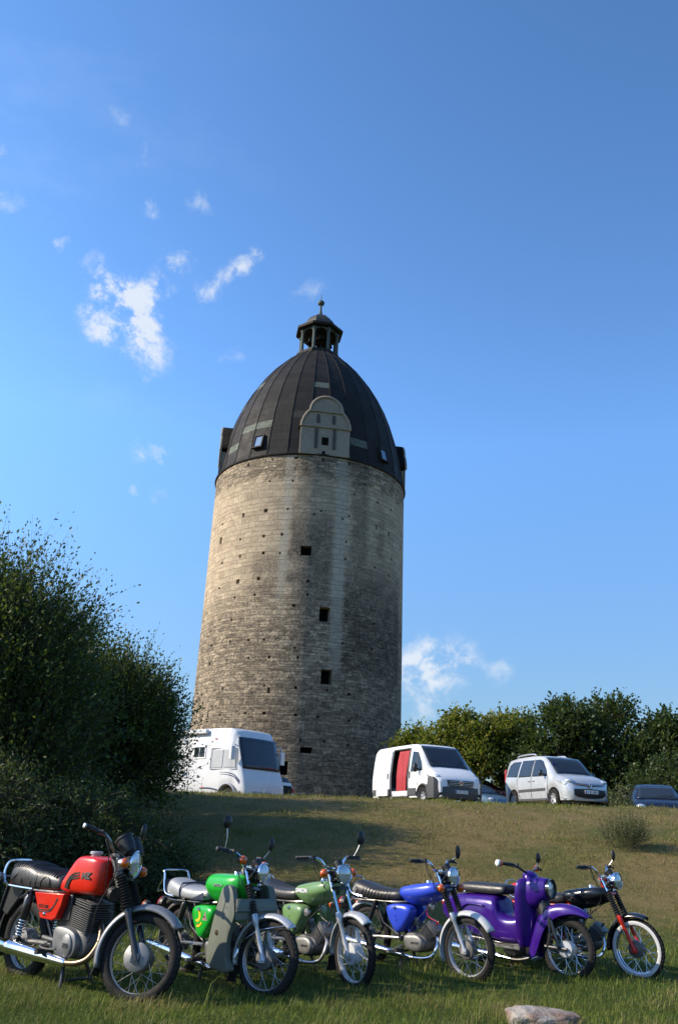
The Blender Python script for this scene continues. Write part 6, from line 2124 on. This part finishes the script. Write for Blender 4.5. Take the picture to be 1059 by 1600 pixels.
def tree(name, label, cat, base, h, blobs, mat, seed, leaf=.055, nsh=2200, nl=11, shoot=.8, bend=(0, 0, .25), asp=.5, trunk_r=.12, group=None, out=.75, ntr=1, core=.35, up=.35, rough=.0, limbs=True):
    """blobs: ellipsoids (dx, dy, z, rx, ry, rz, weight) that the leafy shoots start from"""
    rng = np.random.default_rng(seed)
    rd = random.Random(seed)
    root = thing(name, label, cat, base, 0, group)
    # trunk and limbs
    tm = MB()
    for k in range(ntr):
        ox, oy = rd.uniform(-.25, .25) * (ntr > 1), rd.uniform(-.25, .25) * (ntr > 1)
        top = Vector((ox * 3, oy * 3, h * .55))
        pts = spline([(ox, oy, -.15), (ox * 1.5 + rd.uniform(-.1, .1), oy * 1.5, h * .2), (ox * 2.4, oy * 2.4, h * .4), top], 4)
        tm.tube(pts, [trunk_r * (1 - .6 * i / len(pts)) for i in range(len(pts))], 8)
        for bl in blobs:
            if not limbs or (rd.random() < .35 and ntr > 2): continue
            c = Vector(bl[:3])
            st = pts[rd.randrange(len(pts) // 3, len(pts))]
            for q in range(2):
                e = c + Vector((rd.uniform(-.6, .6) * bl[3], rd.uniform(-.6, .6) * bl[4], rd.uniform(-.2, .7) * bl[5]))
                mid = st.lerp(e, .5) + Vector((0, 0, (e - st).length * .08))
                tm.tube(spline([st, mid, e], 4), [trunk_r * .42 * (1 - .85 * i / 8) for i in range(9)], 6)
    tm.build('trunk', BARK, root, smooth=80, weld=False)
    w = np.array([b[6] * (b[3] * b[4] * b[5]) ** .66 for b in blobs])
    w = w / w.sum()
    which = rng.choice(len(blobs), nsh, p=w)
    B = np.array([b[:6] for b in blobs])[which]
    d = norm(rng.normal(0, 1, (nsh, 3)))
    rad_ = (core + (1 - core) * rng.random((nsh, 1)) ** .5) * (1 - rough * rng.random((nsh, 1)))
    P0 = B[:, :3] + d * B[:, 3:6] * rad_
    keep = P0[:, 2] > .05
    P0, d = P0[keep], d[keep]
    dd = norm(d * out + np.array([0, 0, up]) + rng.normal(0, .35, d.shape))
    P, D, line = shoots(rng, P0, dd, shoot, nl, bend, leaf * .25)
    ok = P[:, 2] > .02
    P, D = P[ok], D[ok]
    v = leaves_from(P, D, rng, leaf, .75, asp)
    # colour varies by clump and by leaf, not by where shade falls
    cl = np.sin(P[:, 0] * 1.7 + seed) * np.cos(P[:, 1] * 1.9 - seed) * np.sin(P[:, 2] * 1.5 + 2 * seed)
    tone = np.stack([np.clip(.45 + .35 * cl + rng.normal(0, .22, len(P)), 0, 1), np.clip(rng.random(len(P)), 0, 1)], 1)
    quads('crown', v, tone, mat, root)
    # the bare twigs the leaves sit on
    tw = leaf * .14
    sd = norm(rng.normal(0, 1, (len(line), 3)))[:, None, :] * tw
    q = np.concatenate([np.stack([line[:, i] - sd[:, 0] * (1 - i * .3), line[:, i] + sd[:, 0] * (1 - i * .3), line[:, i + 1] + sd[:, 0] * (.7 - i * .3), line[:, i + 1] - sd[:, 0] * (.7 - i * .3)], 1) for i in range(3)]).reshape(-1, 3)
    quads('twigs', q, np.zeros((len(q) // 4, 2)), BARK, root)
    return root


L_dark = leaf_material('dark_shrub_leaf', (.022, .044, .012), (.06, .10, .022), (.115, .14, .026), .36)
L_low = leaf_material('feathery_shrub_leaf', (.028, .052, .018), (.06, .10, .032), (.11, .13, .04), .3)
L_mid = leaf_material('broad_leaf_green', (.06, .090, .012), (.17, .20, .024), (.32, .26, .03), .45)
L_deep = leaf_material('broad_leaf_deep_green', (.014, .034, .011), (.040, .074, .018), (.075, .10, .022), .32)

# left: two tall shrubs standing on the bank and lower feathery bushes in front of them
tree('tall_shrub', 'tallest dark shrub with loose twiggy crown at the left edge', 'shrub', (-5.4, 13.6, .0), 5.6,
     [(.0, 0, 3.2, 1.45, 1.3, 1.5, 1), (-.9, .2, 3.2, 1.4, 1.2, 1.6, 1), (.45, 0, 3.85, .7, .8, .7, .9), (-.25, 0, 4.25, .6, .7, .5, .8), (.6, .1, 2.9, .7, .8, .7, .9), (.95, 0, 2.2, .8, .9, .9, .9), (-1.6, .2, 3.9, .9, .9, .8, .7), (.2, 0, 1.6, 1.5, 1.2, 1.3, .8)],
     L_dark, 3, .066, 7600, 13, .85, (0, 0, .28), .5, .09, 'dark shrubs on the left of the bank', ntr=4, core=.25)
tree('tall_shrub', 'dark shrub with upright twigs overlapping the end of the motorhome', 'shrub', (-4.55, 18.5, 1.25), 4.2,
     [(-.05, 0, 2.0, 1.15, 1.1, 1.1, 1), (.1, 0, 2.35, .7, .7, .6, .9), (.3, 0, 1.8, .7, .9, .75, .9), (.4, .1, 1.2, .65, .9, .75, .9), (-.9, 0, 2.0, 1.1, 1.1, 1.0, 1), (-.1, 0, .7, 1.0, 1.1, .7, .8), (-1.5, 0, 1.6, 1.2, 1.1, 1.4, 1), (.75, 0, 1.7, .62, .8, .8, 1), (.8, 0, .9, .6, .8, .7, 1), (.55, .1, 2.1, .5, .6, .5, .8)],
     L_dark, 7, .07, 8600, 12, .66, (0, 0, .25), .5, .07, 'dark shrubs on the left of the bank', ntr=4, core=.25)
for i, (x, y, k, lab) in enumerate([(-6.9, 21.3, 1.0, 'tall shrub added farther up the bank for its shade, mostly behind the others'), (-7.2, 17.0, 1.05, 'bulky shrub added behind the tallest one to widen the shade on the slope')]):  # mostly hidden shrubs, added so more of the bank lies in shade
    tree('tall_shrub', lab, 'shrub', (x, y, ground_z(x, y)), 4.6 * k, [(0, 0, 2.2 * k, 1.6, 1.4, 1.5 * k, 1), (.9, 0, 1.6 * k, 1.0, 1.2, 1.2 * k, 1), (-.9, 0, 2.0 * k, 1.2, 1.2, 1.4 * k, 1), (.2, 0, 3.5 * k, .9, .9, .8 * k, 1)],
         L_dark, 40 + i, .085, 3200, 12, .75, (0, 0, .25), .5, .08, 'dark shrubs on the left of the bank', ntr=4, core=.25)
for i, (x, y, s, lab) in enumerate([(-4.6, 11.9, 1.0, 'low feathery bush with drooping sprays behind the red motorcycle'), (-3.3, 12.6, .85, 'low dark bush between the red motorcycle and the slope'),
                                    (-6.0, 12.4, 1.1, 'drooping bush at the left edge behind the motorcycle seat'), (-2.55, 13.3, .55, 'smallest bush at the foot of the shrubs on the shaded slope')]):
    tree('bush', lab, 'bush', (x, y, ground_z(x, y)), 1.9 * s,
         [(0, 0, .9 * s, 1.0 * s, .8 * s, .85 * s, 1), (.5 * s, -.1, .6 * s, .7 * s, .6 * s, .55 * s, 1), (-.5 * s, 0, .7 * s, .8 * s, .6 * s, .65 * s, 1), (.1, 0, 1.35 * s, .6 * s, .6 * s, .4 * s, .7)],
         L_low, 20 + i, .052, int(3600 * s ** 1.3), 12, .6, (0, 0, -.42), .34, .035, 'low bushes at the foot of the bank', ntr=5, core=.4, up=.5)

# right: broad-leaved trees behind the cars
RT = [(4.3, 66, 7.7, 2.1, L_mid, 'small yellowish tree just right of the tower foot'),
      (5.16, 51.6, 7.21, 1.38, L_mid, 'slim light green tree between the tower and the van'),
      (7.4, 49.9, 7.9, 2.32, L_mid, 'rounded yellow-green tree behind the white van'),
      (10.49, 51.6, 8.42, 2.24, L_mid, 'mid green tree behind the gap between van and silver car'),
      (12.21, 48.2, 8.76, 2.49, L_deep, 'dark green tree with ragged top behind the silver car'),
      (15.14, 49.0, 9.19, 2.67, L_deep, 'tallest dark tree in the row on the right'),
      (17.72, 47.3, 8.16, 2.24, L_deep, 'dark tree behind the gap beside the navy car'),
      (19.95, 45.6, 8.07, 2.58, L_deep, 'dark tree at the right edge above the navy car'),
      (23.05, 46.4, 8.07, 2.58, L_deep, 'dark tree cut off by the right edge of the picture')]
for i, (x, y, h, r, mt, lab) in enumerate(RT):
    rd = random.Random(100 + i)
    z0 = ground_z(x, y)
    H = h - z0
    bl = [(0, 0, H * .62, r * .78, r * .78, H * .26, 1)]
    for k in range(9):
        q = 2 * math.pi * (k + rd.random() * .6) / 9
        zz = H * rd.uniform(.2, .78)
        kk = rd.uniform(.45, .8)
        bl.append((r * kk * math.cos(q), r * kk * math.sin(q), zz, r * rd.uniform(.34, .5), r * rd.uniform(.34, .5), H * rd.uniform(.09, .15), 1))
    for k in range(3):
        bl.append((r * rd.uniform(-.4, .4), r * rd.uniform(-.3, .3), H * rd.uniform(.80, .90), r * rd.uniform(.22, .36), r * .3, H * .09, 1))
    tree('broadleaf_tree', lab, 'tree', (x, y, z0), H, bl, mt, 50 + i, .17, int(2200 * (r / 2.3)), 9, .62, (0, 0, .05), .72, .16, 'trees behind the parked cars', core=.3)
for i, (x, y, h, r, lab) in enumerate([(-15.6, 37.0, 10.2, 2.8, 'hidden tree added behind the tall shrubs to shade the motorhome')]):  # out of sight, added to cast shade on the motorhome side
    z0 = ground_z(x, y)
    rd = random.Random(300 + i)
    bl = [(0, 0, h * .62, r * .8, r * .8, h * .30, 1), (0, 0, h * .3, r * .7, r * .7, h * .22, 1)]
    for k in range(7):
        q = 2 * math.pi * (k + rd.random() * .6) / 7
        bl.append((r * .6 * math.cos(q), r * .6 * math.sin(q), h * rd.uniform(.2, .8), r * .45, r * .45, h * .13, 1))
    tree('broadleaf_tree', lab, 'tree', (x, y, z0), h, bl, L_deep, 310 + i, .24, 1700, 8, .75, (0, 0, .05), .72, .16, None, core=.2)
for i, (x, y, s, lab) in enumerate([(16.6, 43.5, 1.5, 'dark hedge bush behind the navy car'), (19.3, 42.5, 1.5, 'dark hedge bush at the right edge')]):
    z0 = ground_z(x, y)
    tree('hedge_bush', lab, 'bush', (x, y, z0), 2.6 * s, [(0, 0, 1.3 * s, 1.3 * s, 1.0 * s, 1.1 * s, 1), (.9 * s, 0, 1.0 * s, 1.0 * s, .8 * s, .9 * s, 1), (-.9 * s, 0, 1.0 * s, 1.0 * s, .8 * s, .9 * s, 1)],
         L_deep, 80 + i, .15, 1100, 8, .55, (0, 0, .1), .6, .06, 'hedge bushes behind the parked cars', ntr=4, core=.3)

# weeds on the bank
L_weed = leaf_material('weed_leaf', (.06, .085, .03), (.12, .15, .055), (.18, .17, .07), .35)
for i, (x, y, s, lab) in enumerate([(5.95, 18.3, .46, 'grey-green weed clump high on the slope at right')]):
    tree('weed_clump', lab, 'weed', (x, y, ground_z(x, y)), 1.2 * s, [(0, 0, .35 * s, .9 * s, .6 * s, .4 * s, 1), (.3 * s, 0, .5 * s, .5 * s, .5 * s, .4 * s, 1)], L_weed, 120 + i, .035, int(1100 * s), 12, .8 * s, (0, 0, .3), .3, .004, ntr=6, core=.1, up=1.0, limbs=False)
for i, (x, y, s, lab) in enumerate([(8.05, 25.0, 1.0, 'tall seeding weed stalk on the crest left of the navy car'), (8.35, 25.2, .65, 'shorter weed stalk on the crest beside the tall one'), (7.85, 25.1, .5, 'lowest weed stalk on the crest near the silver car')]):
    tree('weed_stalk', lab, 'weed', (x, y, ground_z(x, y) - .02), .85 * s, [(0, 0, .22 * s, .10 * s, .1 * s, .22 * s, 1), (0, 0, .6 * s, .04 * s, .04 * s, .25 * s, .8)], L_weed, 130 + i, .05, int(45 * s) + 14, 7, .16, (0, 0, .2), .35, .008, 'weed stalks on the crest', core=.1, up=.8)


# ------------------------------------------------------------------ grass
def grass():
    rng = np.random.default_rng(11)
    m, t, b = new_mat('grass_blades')
    at = t.new('ShaderNodeAttribute', attribute_name='tone')
    r = t.sep(at.outputs['Vector'])
    g = t.mix(r[0], (.065, .095, .010), (.20, .25, .034))
    col = t.mix(r[1], g, t.mix(r[0], (.16, .125, .045), (.36, .29, .12)))
    t.put(b.inputs['Base Color'], col)
    b.inputs['Roughness'].default_value = .55
    b.inputs['Specular IOR Level'].default_value = .25
    tr = t.new('ShaderNodeBsdfTranslucent')
    t.put(tr.inputs['Color'], col)
    mx = t.new('ShaderNodeMixShader')
    mx.inputs[0].default_value = .35
    m.node_tree.links.new(b.outputs[0], mx.inputs[1])
    m.node_tree.links.new(tr.outputs[0], mx.inputs[2])
    m.node_tree.links.new(mx.outputs[0], m.node_tree.nodes['Material Output'].inputs['Surface'])

    def field(x, y, s):
        return np.sin(x * 1.3 * s + 1.7 * np.sin(y * .8 * s)) * np.cos(y * 1.1 * s + 1.3 * np.sin(x * .9 * s))
    V, T = [], []
    def patch(n, y0, y1, wk, hh, width, dry0, lean, clump):
        y = np.sqrt(rng.random(n) * (y1 ** 2 - y0 ** 2) + y0 ** 2)
        x = rng.uniform(-wk, wk, n) * y
        if clump:
            k = field(x, y, 2.1) + .6 * field(x + 3, y - 2, 5.3) + rng.normal(0, .5, n)
            ok = k > clump
            x, y = x[ok], y[ok]
        z = np.array([ground_z(a, c) for a, c in zip(x, y)])
        n = len(x)
        f1 = field(x, y, .55); f2 = field(x + 7, y + 3, 1.7); f3 = field(x - 2, y, 4.1)
        H = hh * rng.gamma(5, .2, n) * np.clip(1 + .35 * f2 + .25 * f3, .35, 1.8)
        q = rng.uniform(0, 2 * np.pi, n)
        side = np.stack([np.cos(q), np.sin(q), np.zeros(n)], 1)
        fw = np.stack([-np.sin(q), np.cos(q), np.zeros(n)], 1) * rng.normal(0, 1, (n, 1)) * lean + np.array([.12, .03, 0]) * lean
        P = np.stack([x, y, z - .01], 1)
        W = (width * rng.uniform(.6, 1.3, n))[:, None]
        up = np.array([0, 0, 1.])
        Hh = H[:, None]
        a = P + side * W / 2; b_ = P - side * W / 2
        mid = P + up * Hh * .58 + fw * Hh * .35
        tip = P + up * Hh * np.clip(1 - .25 * np.abs(fw).sum(1, keepdims=True), .4, 1) + fw * Hh * 1.0
        v = np.stack([a, b_, mid - side * W * .38, mid + side * W * .38, tip], 1)
        V.append(v.reshape(-1, 3))
        dry = np.clip(dry0 + .45 * f1 * f2 + .3 * f3 + rng.normal(0, .28, n), 0, 1)
        dry = np.where(dry > .5, np.clip(dry * 1.1, 0, 1), dry * .35)
        T.append(np.stack([np.clip(.45 + .25 * f2 + rng.normal(0, .25, n), 0, 1), dry], 1))
    patch(80000, 4.6, 8.0, .50, .042, .0036, .25, .9, 0)
    patch(26000, 4.6, 9.0, .50, .075, .0036, .12, .7, .35)
    patch(70000, 8.0, 13.5, .47, .045, .0055, .2, .8, 0)
    patch(22000, 8.5, 14.0, .47, .08, .006, .08, .6, .45)
    patch(75000, 13.0, 19.0, .46, .042, .009, .64, .8, -.3)
    patch(70000, 18.5, 26.5, .46, .045, .012, .62, .8, -.25)
    patch(9000, 23.0, 26.5, .46, .08, .012, .25, .6, -.1)
    patch(14000, 13.0, 26.0, .46, .08, .010, .02, .6, .9)
    patch(1800, 4.6, 12.0, .48, .14, .003, .8, .6, .25)
    patch(2200, 13.0, 26.0, .46, .13, .008, .9, .7, .2)
    o = quads('grass', np.concatenate(V), np.concatenate(T), m, None, 5, [[0, 1, 2, 3], [3, 2, 4]])
    tag(o, 'tufted green and straw coloured grass covering the meadow and the bank', 'grass')
    o['kind'] = 'stuff'


grass()


# ------------------------------------------------------------------ foreground rock
def rock():
    m, t, b = new_mat('pale_sandstone')
    co = t.coord()
    n = t.noise(co, 5, 6, .65)
    c = t.mix(t.rng(n, .35, .65), (.34, .31, .27), (.20, .12, .085))
    c = t.mix(t.rng(t.noise(co, 17, 5, .7), .5, .7, 0, .6), c, (.10, .085, .07))
    t.put(b.inputs['Base Color'], c)
    b.inputs['Roughness'].default_value = .95
    t.put(b.inputs['Normal'], t.bump(t.m('ADD', t.noise(co, 30, 6, .7), t.m('MULTIPLY', n, 2)), .8, .02))
    rd = random.Random(5)
    from mathutils import noise as nz
    bm = bmesh.new()
    bmesh.ops.create_icosphere(bm, subdivisions=5, radius=1)
    for v in bm.verts:
        p = v.co.copy()
        q = Vector((math.copysign(abs(p.x) ** .75, p.x), math.copysign(abs(p.y) ** .8, p.y), math.copysign(abs(p.z) ** .55, p.z)))
        d = nz.fractal(p * 1.7 + Vector((3, 1, 2)), 1.0, 2.0, 4) * .16
        q *= 1 + d
        v.co = Vector((q.x * .25, q.y * .2, q.z * .10))
    me = bpy.data.meshes.new('rock')
    bm.to_mesh(me)
    bm.free()
    me.polygons.foreach_set('use_smooth', [True] * len(me.polygons))
    me.set_sharp_from_angle(angle=rad(35))
    me.materials.append(m)
    o = bpy.data.objects.new('rock', me)
    COL.objects.link(o)
    o.location = (1.56, 6.80, .0)
    o.rotation_euler = (0, rad(3), rad(10))
    tag(o, 'pale pinkish flat rock in the grass at the bottom edge', 'rock')


rock()
